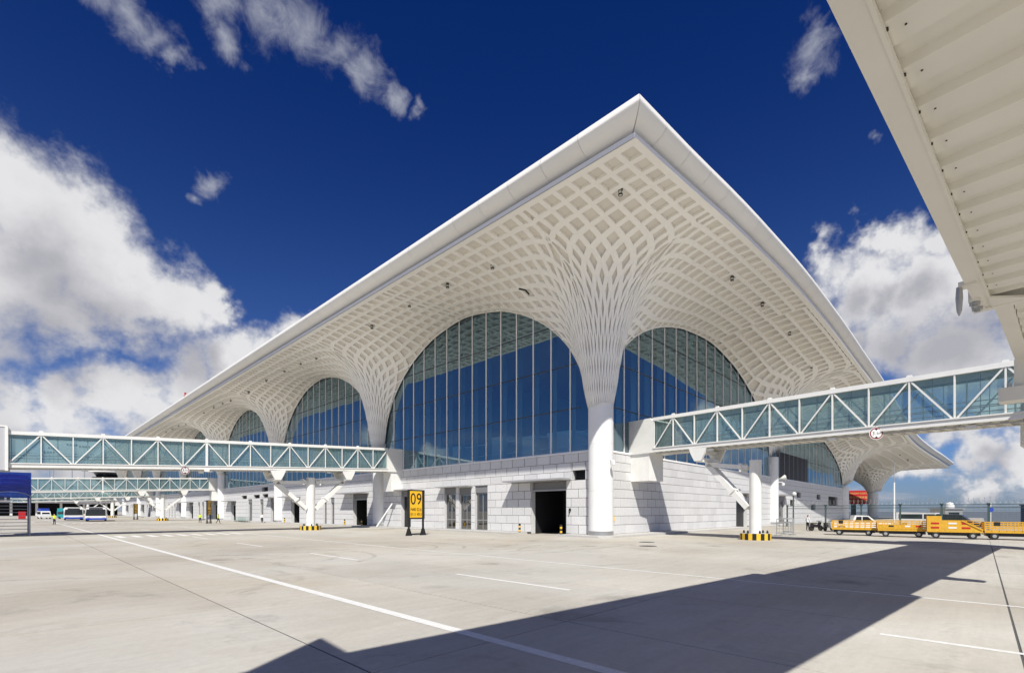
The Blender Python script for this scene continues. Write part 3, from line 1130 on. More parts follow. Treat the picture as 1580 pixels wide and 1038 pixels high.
WINGLASS = glass_mat('door_glass', (0.16, 0.24, 0.27), 0.22)
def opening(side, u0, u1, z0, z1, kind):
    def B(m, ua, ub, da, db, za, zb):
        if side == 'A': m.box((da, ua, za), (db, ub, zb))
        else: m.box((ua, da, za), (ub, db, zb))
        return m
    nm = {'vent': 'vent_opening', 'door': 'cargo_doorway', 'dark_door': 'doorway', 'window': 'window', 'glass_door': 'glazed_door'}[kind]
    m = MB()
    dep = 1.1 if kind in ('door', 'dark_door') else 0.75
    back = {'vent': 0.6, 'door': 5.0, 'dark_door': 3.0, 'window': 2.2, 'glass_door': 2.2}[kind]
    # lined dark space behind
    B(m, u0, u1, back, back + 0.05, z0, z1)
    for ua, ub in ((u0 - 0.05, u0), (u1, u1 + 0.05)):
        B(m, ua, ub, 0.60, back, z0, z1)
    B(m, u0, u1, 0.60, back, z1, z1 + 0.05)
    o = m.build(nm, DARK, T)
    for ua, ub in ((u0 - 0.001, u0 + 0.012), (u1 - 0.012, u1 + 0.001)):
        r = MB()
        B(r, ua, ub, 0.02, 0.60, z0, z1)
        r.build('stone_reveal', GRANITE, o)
    if kind == 'vent':
        s = MB()
        n = int((z1 - z0) / 0.16)
        for i in range(n):
            z = z0 + (i + 0.5) * (z1 - z0) / n
            B(s, u0, u1, 0.35, 0.42, z - 0.02, z + 0.02)
        s.build('louvre', BLACK, o)
        return
    if kind == 'door':
        h = MB()
        B(h, u0 + 0.02, u1 - 0.02, 0.30, 0.55, z1 - 0.85, z1 - 0.01)
        h.build('shutter_box', LINTEL, o)
        h = MB()
        B(h, u0 + 0.02, u1 - 0.02, 0.16, 0.30, z1 - 0.88, z1 - 0.74)
        h.build('shutter_rail', GALV, o)
        c = MB()
        B(c, u0 - 0.55, u1 + 2.5, -1.5, 0.01, z1 + 0.03, z1 + 0.19)
        c.build('door_canopy', CANOPY, o)
        return
    h = MB()
    B(h, u0 + 0.01, u1 - 0.01, 0.12, 0.30, z1 - 0.75, z1 - 0.01)
    h.build('door_head', LINTEL, o)
    if kind == 'dark_door':
        c = MB()
        B(c, u0 - 0.4, u1 + 1.2, -1.1, 0.01, z1 + 0.03, z1 + 0.16)
        c.build('door_canopy', CANOPY, o)
        l = MB()
        B(l, u0 + 0.05, u1 - 0.05, 0.50, 0.55, z0, z1 - 0.76)
        l.build('door_leaf', BLACK, o)
        return
    fr = MB()
    uc = (u0 + u1) / 2
    for ua in (u0 + 0.02, uc - 0.03, u1 - 0.08):
        B(fr, ua, ua + 0.06, 0.30, 0.40, z0, z1 - 0.76)
    for za in (z0, z0 + 1.05, z1 - 0.84):
        B(fr, u0 + 0.02, u1 - 0.02, 0.305, 0.395, za, za + 0.06)
    fr.build('window_frame', GALV, o)
    for ua, ub in ((u0 + 0.08, uc - 0.03), (uc + 0.03, u1 - 0.08)):
        for za, zb in ((z0 + 0.06, z0 + 1.05), (z0 + 1.11, z1 - 0.84)):
            g = MB()
            B(g, ua, ub, 0.34, 0.352, za, zb)
            g.build('pane', WINGLASS, o)
    if kind == 'glass_door':
        c = MB()
        B(c, u0 - 0.3, u1 + 3.3 if side == 'A' else u1 + 0.4, -0.9, 0.01, z1 + 0.10, z1 + 0.22)
        c.build('door_canopy', CANOPY, o)
for o in OPEN_A: opening('A', *o)
for o in OPEN_B: opening('B', *o)

# ------------------------------------------------------------------ curtain walls
def arch_a(y):
    d = abs(y - 36.0 * round(y / 36.0))
    return height('A', 0, 0, 0.0, max(d, 1.0), 18)
def arch_b(x):
    for a, b in zip(COLS_B[:-1], COLS_B[1:]):
        if a <= x <= b:
            half = (b - a) / 2
            cx = a if x - a < half else b
            q = max(1.0, abs(x - cx))
            return surf('B', cx, 0, 1 if cx == a else -1, -1, half, 0.0, q)[2]
TZ = [7.5, 11.5, 15.5, 19.5, 23.5, 27.5]
pane_count = [0]
def curtain(side, u0, u1, n, arch, singles, skip=None):
    """glazed bay between two columns; each pane and mullion a piece of its own where they read singly"""
    us = [u0 + (u1 - u0) * (i + 0.5) / n for i in range(n)]
    us = [u0 + 0.9] + us + [u1 - 0.9]
    def P(d, u, z): return (d, u, z) if side == 'A' else (u, d, z)
    def top(u): return arch(u) + 0.22
    a, b = P(0.05, us[0], 7.49), P(0.27, us[-1], 7.60)
    o = MB().box(tuple(map(min, a, b)), tuple(map(max, a, b))).build('curtain_wall', MULL, T)
    for z in TZ[1:]:
        ends = []
        for i in range(len(us) - 1):
            ua, ub = us[i], us[i + 1]
            if min(top(ua), top(ub), top((ua + ub) / 2)) > z + 0.05 or max(top(ua), top(ub)) > z + 0.1:
                lo = ua if top(ua) > z else ua + (ub - ua) * 0.5
                hi = ub if top(ub) > z else ub - (ub - ua) * 0.5
                ends += [lo, hi]
        if ends:
            a, b = P(0.10, min(ends), z - 0.045), P(0.20, max(ends), z + 0.045)
            MB().box(tuple(map(min, a, b)), tuple(map(max, a, b))).build('transom', TRANS, o)
    merged = MB()
    fins = MB()
    for i in range(len(us) - 1):
        ua, ub = us[i], us[i + 1]
        um = (ua + ub) / 2
        for j in range(len(TZ) - 1):
            z0, z1 = TZ[j], TZ[j + 1]
            if skip and skip(um, (z0 + z1) / 2): continue
            tops = [min(z1, top(u)) for u in (ua, (ua + um) / 2, um, (ub + um) / 2, ub)]
            if max(tops) <= z0 + 0.02: continue
            tops = [max(t, z0 + 0.001) for t in tops]
            U = (ua, (ua + um) / 2, um, (ub + um) / 2, ub)
            tilt = random.uniform(-0.006, 0.006)
            tv = random.uniform(-0.006, 0.006)
            poly = [P(0.15 - tilt, ua, z0), P(0.15 + tilt, ub, z0)] + [P(0.15 + (tilt if k == 4 else -tilt if k == 0 else tilt * (k - 2) / 2) + tv, U[k], tops[k]) for k in (4, 3, 2, 1, 0)]
            if side == 'A': poly = poly[::-1]
            if singles:
                MB().add(poly, [tuple(range(len(poly)))]).build('glass_pane', GLASS, o)
                pane_count[0] += 1
            else:
                merged.add(poly, [tuple(range(len(poly)))])
    if merged.f:
        tag(merged.build('glass_panes', GLASS, o), kind='stuff')
    mm = MB()
    for u in us:
        t = top(u)
        if t < 8: continue
        a, b = P(0.085, u - 0.055, 7.5), P(0.17, u + 0.055, t)
        t_ = MB() if singles else mm
        t_.box(tuple(map(min, a, b)), tuple(map(max, a, b)))
        if singles: t_.build('mullion', MULL, o)
        a, b = P(0.40, u - 0.02, 7.5), P(0.95, u + 0.02, t)
        fins.box(tuple(map(min, a, b)), tuple(map(max, a, b)))
    if mm.f: tag(mm.build('mullions', MULL, o), kind='stuff')
    tag(fins.build('glass_fins', FIN, o), kind='stuff')
for k in range(7):
    curtain('A', 36.0 * k, 36.0 * (k + 1), 16, arch_a, k < 3)
curtain('B', 0.0, 47.7, 18, arch_b, True)
LV = (50.5, 69.5, 7.6, 11.9)
curtain('B', 47.7, 102.5, 20, arch_b, False, lambda u, z: LV[0] < u < LV[1] and z < 11.5)
# louvre screen in the second right-hand bay
m = MB().box((LV[0], 0.1, LV[2]), (LV[1], 0.3, LV[3])).build('louvre_screen', BLACK, T)
for i in range(22):
    z = LV[2] + (i + 0.5) * (LV[3] - LV[2]) / 22
    MB().add([(LV[0], 0.10, z + 0.07), (LV[1], 0.10, z + 0.07), (LV[1], -0.02, z - 0.05), (LV[0], -0.02, z - 0.05)], [(0, 1, 2, 3)]).build('louvre', LINTEL, m)
# hall inside
m = MB()
m.box((0.6, 0.6, 7.0), (40, 252, 7.3))
m.build('hall_floor', INTF, T)
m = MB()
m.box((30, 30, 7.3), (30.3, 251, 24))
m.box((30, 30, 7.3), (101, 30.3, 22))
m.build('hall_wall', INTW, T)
for i, (y, w) in enumerate(((5.0, 3.0), (9.5, 2.2), (14.0, 2.4), (22.0, 3.5), (27.0, 2.0), (44.0, 3.0), (55, 3))):
    m = MB().box((2.6, y, 7.3), (5.2, y + w, 7.3 + 2.4 + 0.4 * (i % 3))).build('check_in_kiosk', WHITE, T)
    MB().box((2.58, y - 0.2, 9.7), (5.4, y + w + 0.2, 10.1)).build('kiosk_fascia', FIN, m)
m = MB()
for y in range(2, 250, 2):
    m.tube((1.5, y, 7.3), (1.5, y, 8.35), 0.03, n=6)
m.box((1.46, 1, 8.33), (1.54, 250, 8.40))
m.box((1.46, 1, 9.55), (1.54, 250, 9.62))
m.build('guard_rail', MULL, T)
# side and end walls keep the hall dark
m = MB()
m.box((0.6, 252, 0), (40, 252.4, 25))
m.box((101.2, 0.6, 0), (101.6, 60, 14))
m.build('end_wall', GRANITE, T)

# soffit fixtures: black ringed downlights, an open hatch, obstruction lamp
def soffit_z(x, y):
    if y >= 0 and x <= 0.01:
        d = abs(y - 36.0 * round(y / 36.0))
        return height('A', 0, 0, -x, d, 18)
    if x < 0: return height('tip', 0, 0, -x, -y * E0 / edge_b(x), 18)
    for i in range(len(COLS_B) - 1):
        a, b = COLS_B[i], COLS_B[i + 1]
        if a <= x <= b:
            half = (b - a) / 2
            cx = a if x - a < half else b
            return surf('B', cx, 0, 1 if cx == a else -1, -1, half, -y * E0 / edge_b(x), abs(x - cx))[2]
FIX = [(-7.2, -6.35), (-6.7, 6.5), (-6.8, 12.5), (-6.8, 18.8), (-6.6, 26.6), (11.3, -6.9), (19.6, -7.0), (29.7, -7.0), (42.4, -6.5)]
FIX += [(-6.6, y) for y in (41.2, 46.3, 52.2, 59.7, 68.2, 78.1, 83.1, 89.1, 96.4, 112, 119, 126, 133)]
FIX += [(118, -9.0), (130, -9.5)]
md = MB()
for z0 in (-0.30, 0.02):
    md.lathe([(0.12, z0), (0.15, z0 + 0.01), (0.15, z0 + 0.10), (0.12, z0 + 0.11), (0.12, z0)], 16, cap=False)
for a in (0, 2.1, 4.2):
    md.tube((0.135 * math.cos(a), 0.135 * math.sin(a), -0.28), (0.135 * math.cos(a), 0.135 * math.sin(a), 0.28), 0.014, n=6)
md = md.mesh('downlight', BLACK)
lens = MB().lathe([(0.10, -0.27), (0.10, 0.0)], 14).mesh('lens', LAMPG)
for x, y in FIX:
    o = put('downlight', md, T, (x, y, soffit_z(x, y) + 0.05))
    put('lens', lens, o)
hp = [(x_, y_, soffit_z(x_, y_) - 0.06) for x_, y_ in ((-3.6, 6.3), (-3.4, 5.7), (-2.95, 5.65))]
o = MB().bar(hp[0], hp[1], 0.06, 0.14).bar(hp[1], hp[2], 0.06, 0.14).build('open_hatch', BLACK, T)
m = MB()
for k in (0, 0.45):
    m.lathe([(0.10, 25.2 + k), (0.20, 25.3 + k), (0.20, 25.5 + k), (0.08, 25.6 + k)], 12, (-11.0, 92.0 - k))
m.tube((-11.0, 91.8, 24.9), (-11.0, 91.8, 26.1), 0.05)
m.build('obstruction_light', RED, T)
# loudspeaker and camera on the second right-hand column, junction box, call point on the wall
o = MB().tube((48.5, -0.9, 7.3), (48.9, -1.5, 7.5), 0.12, 0.42, 14).tube((47.9, -0.7, 7.2), (48.5, -0.9, 7.3), 0.10).build('loudspeaker_horn', LAMPG, T, smooth=True)
m = MB().tube((47.8, -0.8, 6.7), (48.3, -1.3, 6.7), 0.05)
m.lathe([(0.02, 6.1), (0.18, 6.18), (0.24, 6.35), (0.22, 6.55), (0.06, 6.62)], 14, (48.35, -1.35))
m.build('dome_camera', CARW, T, smooth=True)
m = MB().tube((-0.2, -1.0, 6.6), (-0.4, -1.5, 6.4), 0.04).lathe([(0.02, 5.95), (0.14, 6.02), (0.17, 6.2), (0.15, 6.4), (0.04, 6.45)], 12, (-0.45, -1.55))
m.build('dome_camera', CARW, T, smooth=True)
MB().box((1.75, -0.06, 1.30), (2.15, 0.0, 1.75)).build('call_point', CREAMTXT, T)
m = MB().box((-0.08, 3.2, 2.2), (0.0, 3.4, 2.45)).tube((-0.10, 3.3, 2.15), (-0.16, 3.3, 1.95), 0.07, 0.03).build('door_buzzer', BLACK, T)

# ------------------------------------------------------------------ boarding bridges
def build_bridge(label, loc, ang, L, zs, ze, H, W, sgn, npan, sup, arms, group, splice=(), box_len=2.4, par=0):
    """covered glazed walkway. local x runs outward from the wall; visible side at y=0, far side at y=sgn*W"""
    R = thing('boarding_bridge', label, 'boarding bridge', loc, ang, group)
    def zb(s): return zs + (ze - zs) * s / L
    def P(s, t, dz): return (s, t, zb(s) + dz)
    def slopebox(m, s0, s1, t0, t1, d0, d1, mi=0):
        t0, t1 = min(t0, t1), max(t0, t1)
        m.add([P(s0, t0, d0), P(s1, t0, d0), P(s1, t1, d0), P(s0, t1, d0), P(s0, t0, d1), P(s1, t0, d1), P(s1, t1, d1), P(s0, t1, d1)],
              [(0, 3, 2, 1), (4, 5, 6, 7), (0, 1, 5, 4), (1, 2, 6, 5), (2, 3, 7, 6), (3, 0, 4, 7)], mi)
        return m
    far = sgn * W
    i1, i2 = sgn * 0.10, sgn * (W - 0.10)
    roof_ = slopebox(MB(), -0.05, L, sgn * 0.08, sgn * (W - 0.08), H - 0.16, H - 0.02).build('bridge_roof', BRIDGEW, R)
    d = MB()
    slopebox(d, 0, L, sgn * 0.16, sgn * (W - 0.16), 0.10, 0.18)
    deck = d.build('bridge_deck', DECK, R)
    n = int(L / 0.62)
    rib = MB()
    for i in range(n):
        s = (i + 0.5) * L / n
        slopebox(rib, s - 0.13, s + 0.13, sgn * 0.14, sgn * (W - 0.14), -0.02, 0.10)
    rib.build('deck_rib', DECK, deck)
    for t, w in ((0, 1), (far, -1)):
        o_ = sgn * w
        slopebox(MB(), 0, L, t, t + o_ * 0.16, 0.0, 0.34).build('bottom_chord', BRIDGEW, R)
        slopebox(MB(), 0, L, t - o_ * 0.03, t + o_ * 0.16, H - 0.28, H).build('top_chord', BRIDGEW, R)
        slopebox(MB(), 0, L, t - o_ * 0.07, t + o_ * 0.02, 0.30, 0.37).build('chord_lip', BRIDGEW, R)
        for i in range(npan + 1):
            s = min(max(L * i / npan, 0.06), L - 0.06)
            wd = 0.20 if i in splice else 0.075
            m = MB()
            m.add([P(s - wd / 2, t, 0.34), P(s + wd / 2, t, 0.34), P(s + wd / 2, t + o_ * 0.12, 0.34), P(s - wd / 2, t + o_ * 0.12, 0.34),
                   P(s - wd / 2, t, H - 0.28), P(s + wd / 2, t, H - 0.28), P(s + wd / 2, t + o_ * 0.12, H - 0.28), P(s - wd / 2, t + o_ * 0.12, H - 0.28)],
                  [(0, 3, 2, 1), (4, 5, 6, 7), (0, 1, 5, 4), (1, 2, 6, 5), (2, 3, 7, 6), (3, 0, 4, 7)])
            po = m.build('post', BRIDGEW, R)
            if i % 2 == (npan - 1) % 2 and 0 < i < npan:
                MB().prism([(s - 0.16, zb(s) + H - 0.02), (s + 0.16, zb(s) + H - 0.02), (s + 0.10, zb(s) + H + 0.12), (s - 0.10, zb(s) + H + 0.12)], 'y', t, t + o_ * 0.14).build('lifting_lug', BRIDGEW, po)
            if i in splice:
                MB().add([P(s - 0.2, t - o_ * 0.05, -0.22), P(s + 0.2, t - o_ * 0.05, -0.22), P(s + 0.2, t + o_ * 0.15, -0.22), P(s - 0.2, t + o_ * 0.15, -0.22),
                          P(s - 0.24, t - o_ * 0.05, 0.02), P(s + 0.24, t - o_ * 0.05, 0.02), P(s + 0.24, t + o_ * 0.15, 0.02), P(s - 0.24, t + o_ * 0.15, 0.02)],
                         [(0, 3, 2, 1), (4, 5, 6, 7), (0, 1, 5, 4), (1, 2, 6, 5), (2, 3, 7, 6), (3, 0, 4, 7)]).build('splice_plate', BRIDGEW, po)
        for i in range(npan):
            s0, s1 = L * i / npan, L * (i + 1) / npan
            upw = (i % 2 == par)
            a, b = (P(s0 + 0.10, t + o_ * 0.06, 0.36), P(s1 - 0.08, t + o_ * 0.06, H - 0.30)) if not upw else (P(s0 + 0.08, t + o_ * 0.06, H - 0.30), P(s1 - 0.10, t + o_ * 0.06, 0.36))
            MB().bar(a, b, 0.085, 0.09).build('diagonal', BRIDGEW, R)
            MB().add([P(s0 + 0.02, t + o_ * 0.22, 0.2), P(s1 - 0.02, t + o_ * 0.22, 0.2), P(s1 - 0.02, t + o_ * 0.22, H - 0.2), P(s0 + 0.02, t + o_ * 0.22, H - 0.2)], [(0, 1, 2, 3)]).build('pane', BGLASS, R)
        m = MB()
        for dz in (0.95, 1.22):
            m.bar(P(0, t + o_ * 0.32, dz), P(L, t + o_ * 0.32, dz), 0.05, 0.05)
        for i in range(npan):
            s = L * (i + 0.5) / npan
            m.bar(P(s, t + o_ * 0.31, 0.2), P(s, t + o_ * 0.31, H - 0.2), 0.035, 0.035)
        m.build('handrail', GALV, R)
    slopebox(MB(), 0, L, sgn * 0.35, sgn * (W - 0.35), 0.18, 0.22).build('walkway_floor', mat('bridge_carpet', (0.10, 0.12, 0.13), 0.9), R)
    MB().bar(P(0, sgn * 0.42, -0.10), P(L, sgn * 0.42, -0.10), 0.07, 0.07).build('conduit', GALV, R)
    MB().bar(P(0, sgn * 0.62, -0.08), P(L, sgn * 0.62, -0.08), 0.12, 0.05).build('cable_tray', GALV, R)
    for fr in (0.22, 0.58, 0.86):
        q = P(L * fr, sgn * 0.3, -0.2)
        MB().box((q[0] - 0.22, q[1] - 0.12, q[2] - 0.06), (q[0] + 0.22, q[1] + 0.12, q[2] + 0.10)).build('under_lamp', LAMPG, R)
    m = MB()
    for i in range(npan):
        s = L * (i + 0.5) / npan
        m.add([P(s - 0.6, sgn * (W / 2 - 0.1), H - 0.24), P(s + 0.6, sgn * (W / 2 - 0.1), H - 0.24), P(s + 0.6, sgn * (W / 2 + 0.1), H - 0.24), P(s - 0.6, sgn * (W / 2 + 0.1), H - 0.24)], [(0, 1, 2, 3)])
    tag(m.build('ceiling_lights', LAMPG, R), kind='stuff')
    # vestibule at the wall with its underfloor duct
    v = MB()
    z0 = zs
    v.prism([(0, z0 - 0.02), (0, z0 + H - 0.35), (-0.35, z0 + H + 0.02), (-box_len, z0 + H + 0.02), (-box_len, z0 - 0.02)], 'y', min(0, far), max(0, far))
    vb = v.build('vestibule', BRIDGEW, R)
    MB().box((-box_len, min(sgn * 0.15, sgn * 2.2), z0 - 2.5), (-0.55, max(sgn * 0.15, sgn * 2.2), z0 - 0.02)).build('service_duct', BRIDGEW, vb)
    # supports
    for s in sup:
        tc = far / 2
        top = zb(s) - (0.75 if len(arms) == 2 else 1.15)
        rc = 0.50 if len(arms) == 2 else 0.43
        rp = 1.16 if len(arms) == 2 else 1.10
        pil = MB().lathe([(rc, 0.35), (rc, top)], 28, (s, tc)).build('support_column', BRIDGEW, R, smooth=True)
        m = MB()
        nn = 24
        m.lathe([(rp, 0.0), (rp, 0.50)], nn, (s, tc), cap=False)
        for k in range(nn):
            m.m[k] = 1 if (k // 1) % 2 else 0
        m.add([(s + rp * math.cos(2 * math.pi * k / nn), tc + rp * math.sin(2 * math.pi * k / nn), 0.50) for k in range(nn)], [tuple(range(nn))], 2)
        m.build('striped_plinth', [STRIPEY, BLACK, KERB], pil)
        for k in range(6):
            a = k * math.pi / 3 + 0.3
            MB().lathe([(0.08, 0.50), (0.08, 0.62), (0.03, 0.74)], 8, (s + 0.82 * math.cos(a), tc + 0.82 * math.sin(a))).build('anchor_bolt', BLACK, pil)
        for dirn in arms:
            e = s + dirn * 4.0
            zt = zb(e) - 1.28
            for tt in (tc - 0.25, tc + 0.25):
                MB().bar((s + dirn * 0.5, tt, top - 0.55), (e, tt, zt), 0.26, 0.34).build('support_arm', BRIDGEW, R)
                MB().bar((s + dirn * 0.5, tt, 2.45), (e - dirn * 0.2, tt, zt - 0.05), 0.26, 0.42).build('support_strut', BRIDGEW, R)
            MB().box((s + dirn * 0.95 - 0.06, tc - 0.55, top - 0.85), (s + dirn * 0.95 + 0.06, tc + 0.55, top - 0.20)).build('arm_flange', BRIDGEW, R)
            q0 = Vector((s + dirn * 0.5, tc, 2.45)).lerp(Vector((e - dirn * 0.2, tc, zt - 0.05)), 0.36)
            MB().bar(q0 - Vector((dirn * 0.05, 0, 0.06)), q0 + Vector((dirn * 0.05, 0, 0.06)), 1.0, 0.6).build('strut_flange', BRIDGEW, R)
            bz = zb(e)
            for tt, w in ((0, 1), (far, -1)):
                t0, t1 = tt, tt + sgn * w * 0.22
                MB().prism([(e - 0.80, bz + 0.02), (e + 0.80, bz + 0.02), (e + 0.62, bz - 0.45), (e + 0.30, bz - 1.05), (e - 0.30, bz - 1.05), (e - 0.62, bz - 0.45)], 'y', min(t0, t1), max(t0, t1)).build('hanger_plate', BRIDGEW, R)
            for dz, sz in ((-0.28, 0.22), (-0.95, 0.30)):
                MB().box((e - sz, min(sgn * 0.2, sgn * (W - 0.2)), bz + dz - 0.15), (e + sz, max(sgn * 0.2, sgn * (W - 0.2)), bz + dz + 0.15)).build('cross_beam', BRIDGEW, R)
    return R

angL = math.atan2(2.11, -33.6)
GRPB = 'glazed boarding bridges along the left facade'
bridgeL = build_bridge('near glazed boarding bridge on the left, ending at the blue stair hood', (-2.0, 30.75, 0), angL, 33.65, 7.25, 5.72, 2.95, 3.0, -1, 17, (9.1,), (-1, 1), GRPB, splice=(10,), par=0)
for k, (dy, lab) in enumerate(((80.0, 'second glazed boarding bridge from the front on the left facade'), (160.0, 'third glazed boarding bridge back along the left facade, partly behind the bus'), (238.0, 'farthest glazed boarding bridge on the left, lowest in the row'))):
    c = copy_tree(bridgeL)
    c.location.y += dy
    c.rotation_euler.z = math.pi - 0.02
    c['label'] = lab
angR = math.atan2(-21.79, -3.45)
bridgeR = build_bridge('near glazed boarding bridge on the right, crossing in front of the corner vault', (4.44, -2.55, 0), angR, 24.2, 7.45, 6.93, 3.05, 3.0, 1, 12, (8.35,), (-1,), GRPB, box_len=2.75, par=1)

# far end of the left bridge: lift and stair core with a blue hooded stair
R = thing('bridge_end_cabin', 'pale grey cabin at the outer end of the near left bridge', 'cabin', (-35.6, 32.86, 0), angL)
MB().box((0.02, -3.3, 5.5), (6.0, 0.15, 8.95)).build('cabin_body', mat('cabin_grey', (0.50, 0.51, 0.53), 0.5), R)
MB().box((-0.06, -3.35, 8.95), (6.1, 0.2, 9.07)).build('cabin_roof', BRIDGEW, R)
MB().box((-0.10, 0.06, 5.45), (0.08, 0.22, 8.98)).build('corner_post', BRIDGEW, R)
for t in (-2.9, -0.3):
    MB().box((4.4, t - 0.2, 0), (4.8, t + 0.2, 5.5)).build('cabin_leg', BRIDGEW, R)

R = thing('boarding_stair', 'outdoor stair with a dark blue translucent hood under the left bridge end', 'stair', (-35.4, 38.0, 0), math.radians(-90))
ST = 16
for i in range(ST):
    MB().box((-0.2 - 0.29 * i, -1.15, 0.30 * (i + 1) - 0.05), (0.12 - 0.29 * i, 1.15, 0.30 * (i + 1))).build('tread', GALV, R)
for t in (-1.2, 1.2):
    MB().bar((0.3, t, 0.1), (-0.29 * ST, t, 0.30 * ST), 0.08, 0.30).build('stringer', BLACK, R)
    MB().tube((0.9, t, 0), (0.9, t, 3.4), 0.055).build('hood_post', GALV, R)
    MB().tube((-4.6, t, 0), (-4.6, t, 5.2), 0.07).build('hood_post', GALV, R)
    for dz in (0.55, 1.0):
        MB().tube((0.3, t, 0.1 + dz), (-0.29 * ST, t, 0.30 * ST + dz), 0.025, n=6).build('handrail', GALV, R)
hood = MB()
seg = 10
for i in range(seg):
    a0, a1 = math.pi * i / seg, math.pi * (i + 1) / seg
    y0, y1 = -1.3 * math.cos(a0), -1.3 * math.cos(a1)
    z0, z1 = 0.55 * math.sin(a0), 0.55 * math.sin(a1)
    hood.add([(0.95, y0, 3.35 + z0), (0.95, y1, 3.35 + z1), (-4.8, y1, 5.55 + z1 * 0.3), (-4.8, y0, 5.55 + z0 * 0.3)], [(0, 1, 2, 3)])
for t in (-1.3, 1.3):
    hood.add([(0.95, t, 3.35), (-4.8, t, 5.55), (-4.8, t, 2.6), (0.95, t, 1.9)], [(0, 1, 2, 3)])
hood.build('stair_hood', BLUEFILM, R)
MB().add([(0.97, -1.3, 3.35), (0.97, 1.3, 3.35), (0.97, 1.3, 5.6), (0.97, -1.3, 5.6)], [(0, 1, 2, 3)]).build('hood_front', BLUEFILM, R)
for i in range(5):
    f = i / 4
    m = MB()
    x, z = 0.95 - 5.75 * f, 3.35 + 2.2 * f
    k = 1 - 0.7 * f
    pts = [(x, -1.3 * math.cos(math.pi * j / 8), z + 0.55 * k * math.sin(math.pi * j / 8)) for j in range(9)]
    for a, b in zip(pts[:-1], pts[1:]): m.tube(a, b, 0.03, n=6)
    m.build('hood_hoop', GALV, R)

# ------------------------------------------------------------------ telescopic tunnel overhead (camera stands beneath it)
tang = math.atan2(-0.0905, 1.0)
R = thing('telescopic_tunnel', 'cream corrugated underside of a telescopic boarding tunnel overhead at upper right', 'boarding tunnel', (-38.5, -22.06, 0), tang)
def corrugated(m, s0, s1, t0, t1, z, pitch=0.62, dep=0.075):
    s = s0
    while s < s1 - 1e-6:
        e = min(s + pitch, s1)
        c = [(s, z), (s + 0.30, z), (s + 0.335, z + dep), (s + 0.585, z + dep), (s + 0.62, z)]
        c = [(min(a, e), b) for a, b in c]
        for (a, za), (b, zb_) in zip(c[:-1], c[1:]):
            if b - a > 1e-5:
                m.add([(a, t0, za), (b, t0, zb_), (b, t1, zb_), (a, t1, za)], [(0, 1, 2, 3)])
        s = e
    return m
TU = 6.0
WT = 2.75
S1 = 15.9
n = int(S1 / 0.62)
for i in range(n):
    p = corrugated(MB(), i * 0.62, min((i + 1) * 0.62, S1), -WT + 0.2, -0.2, TU + 0.07)
    p.build('deck_sheet', DECK, R)
bolt = MB().lathe([(0.009, -0.006), (0.009, 0.0)], 8).mesh('screw', BLACK)
for i in range(n):
    for t in (-0.33, -1.1, -2.0):
        put('screw', bolt, R, (i * 0.62 + 0.14, t, TU + 0.07))
for t0, t1 in ((-0.19, 0.0), (-WT, -WT + 0.19)):
    MB().box((0, t0, TU), (S1, t1, TU + 0.36)).build('edge_beam', DECK, R)
    inner = t0 if t0 > -1 else t1
    MB().box((0, min(inner, inner - 0.03 * (1 if t0 > -1 else -1)), TU - 0.012), (S1, max(inner, inner - 0.03 * (1 if t0 > -1 else -1)), TU + 0.06)).build('drip_flange', DECK, R)
for i in range(n):
    MB().box((i * 0.62 + 0.06, -0.232, TU + 0.052), (i * 0.62 + 0.085, -0.207, TU + 0.075)).build('drain_hole', BLACK, R)
m = MB().box((0.02, -WT + 0.02, TU + 0.37), (S1 - 0.02, -0.02, TU + 3.1)).build('tunnel_body', BRIDGEW, R)
# wider cab end behind the viewer
m = MB().prism([(1.2, 0.0), (1.2, 1.15), (-0.2, 0.0), (-2.4, -0.3), (-2.4, -3.4), (1.2, -WT)], 'z', TU + 0.1, TU + 3.1).build('cab', BRIDGEW, R)
# end frame: cross beam, gusset, hinge plates with big bolts, hanging cable shoe
MB().box((S1, -WT, TU - 0.03), (S1 + 0.16, 0.06, TU + 0.40)).build('end_frame', DECK, R)
MB().prism([(S1 - 0.55, -0.2), (S1, -0.2), (S1, -0.75)], 'z', TU - 0.02, TU + 0.02).build('gusset', DECK, R)
MB().box((S1 - 0.65, -0.12, TU - 0.04), (S1 - 0.05, 0.05, TU + 0.26)).build('hinge_plate', DECK, R)
for s in (S1 - 0.55, S1 - 0.22):
    MB().lathe([(0.075, TU - 0.09), (0.075, TU - 0.05)], 12, (s, -0.03)).lathe([(0.045, TU - 0.12), (0.045, TU - 0.09)], 6, (s, -0.03)).build('hinge_bolt', GALV, R)
MB().box((S1 - 1.55, -0.15, TU - 0.03), (S1 - 1.35, 0.08, TU + 0.05)).build('lamp_bracket', DECK, R)
MB().lathe([(0.01, TU - 0.50), (0.035, TU - 0.42), (0.05, TU - 0.2), (0.04, TU - 0.02)], 12, (S1 - 1.5, 0.07)).build('cable_shoe', GALV, R, smooth=True)
# inner tunnel
S2 = 41.0
TI = TU + 0.10
nn = int((S2 - S1) / 0.62)
for i in range(nn):
    corrugated(MB(), S1 + 0.16 + i * 0.62, S1 + 0.16 + (i + 1) * 0.62, -WT + 0.45, -0.45, TI + 0.05, dep=0.06).build('deck_sheet', DECK, R)
for t0, t1 in ((-0.44, -0.20), (-WT + 0.20, -WT + 0.44)):
    MB().box((S1 + 0.16, t0, TI), (S2, t1, TI + 0.36)).build('edge_beam', DECK, R)
MB().box((S1 + 0.1, -WT + 0.22, TI + 0.37), (S2, -0.22, TI + 2.8)).build('inner_tunnel_body', BRIDGEW, R)
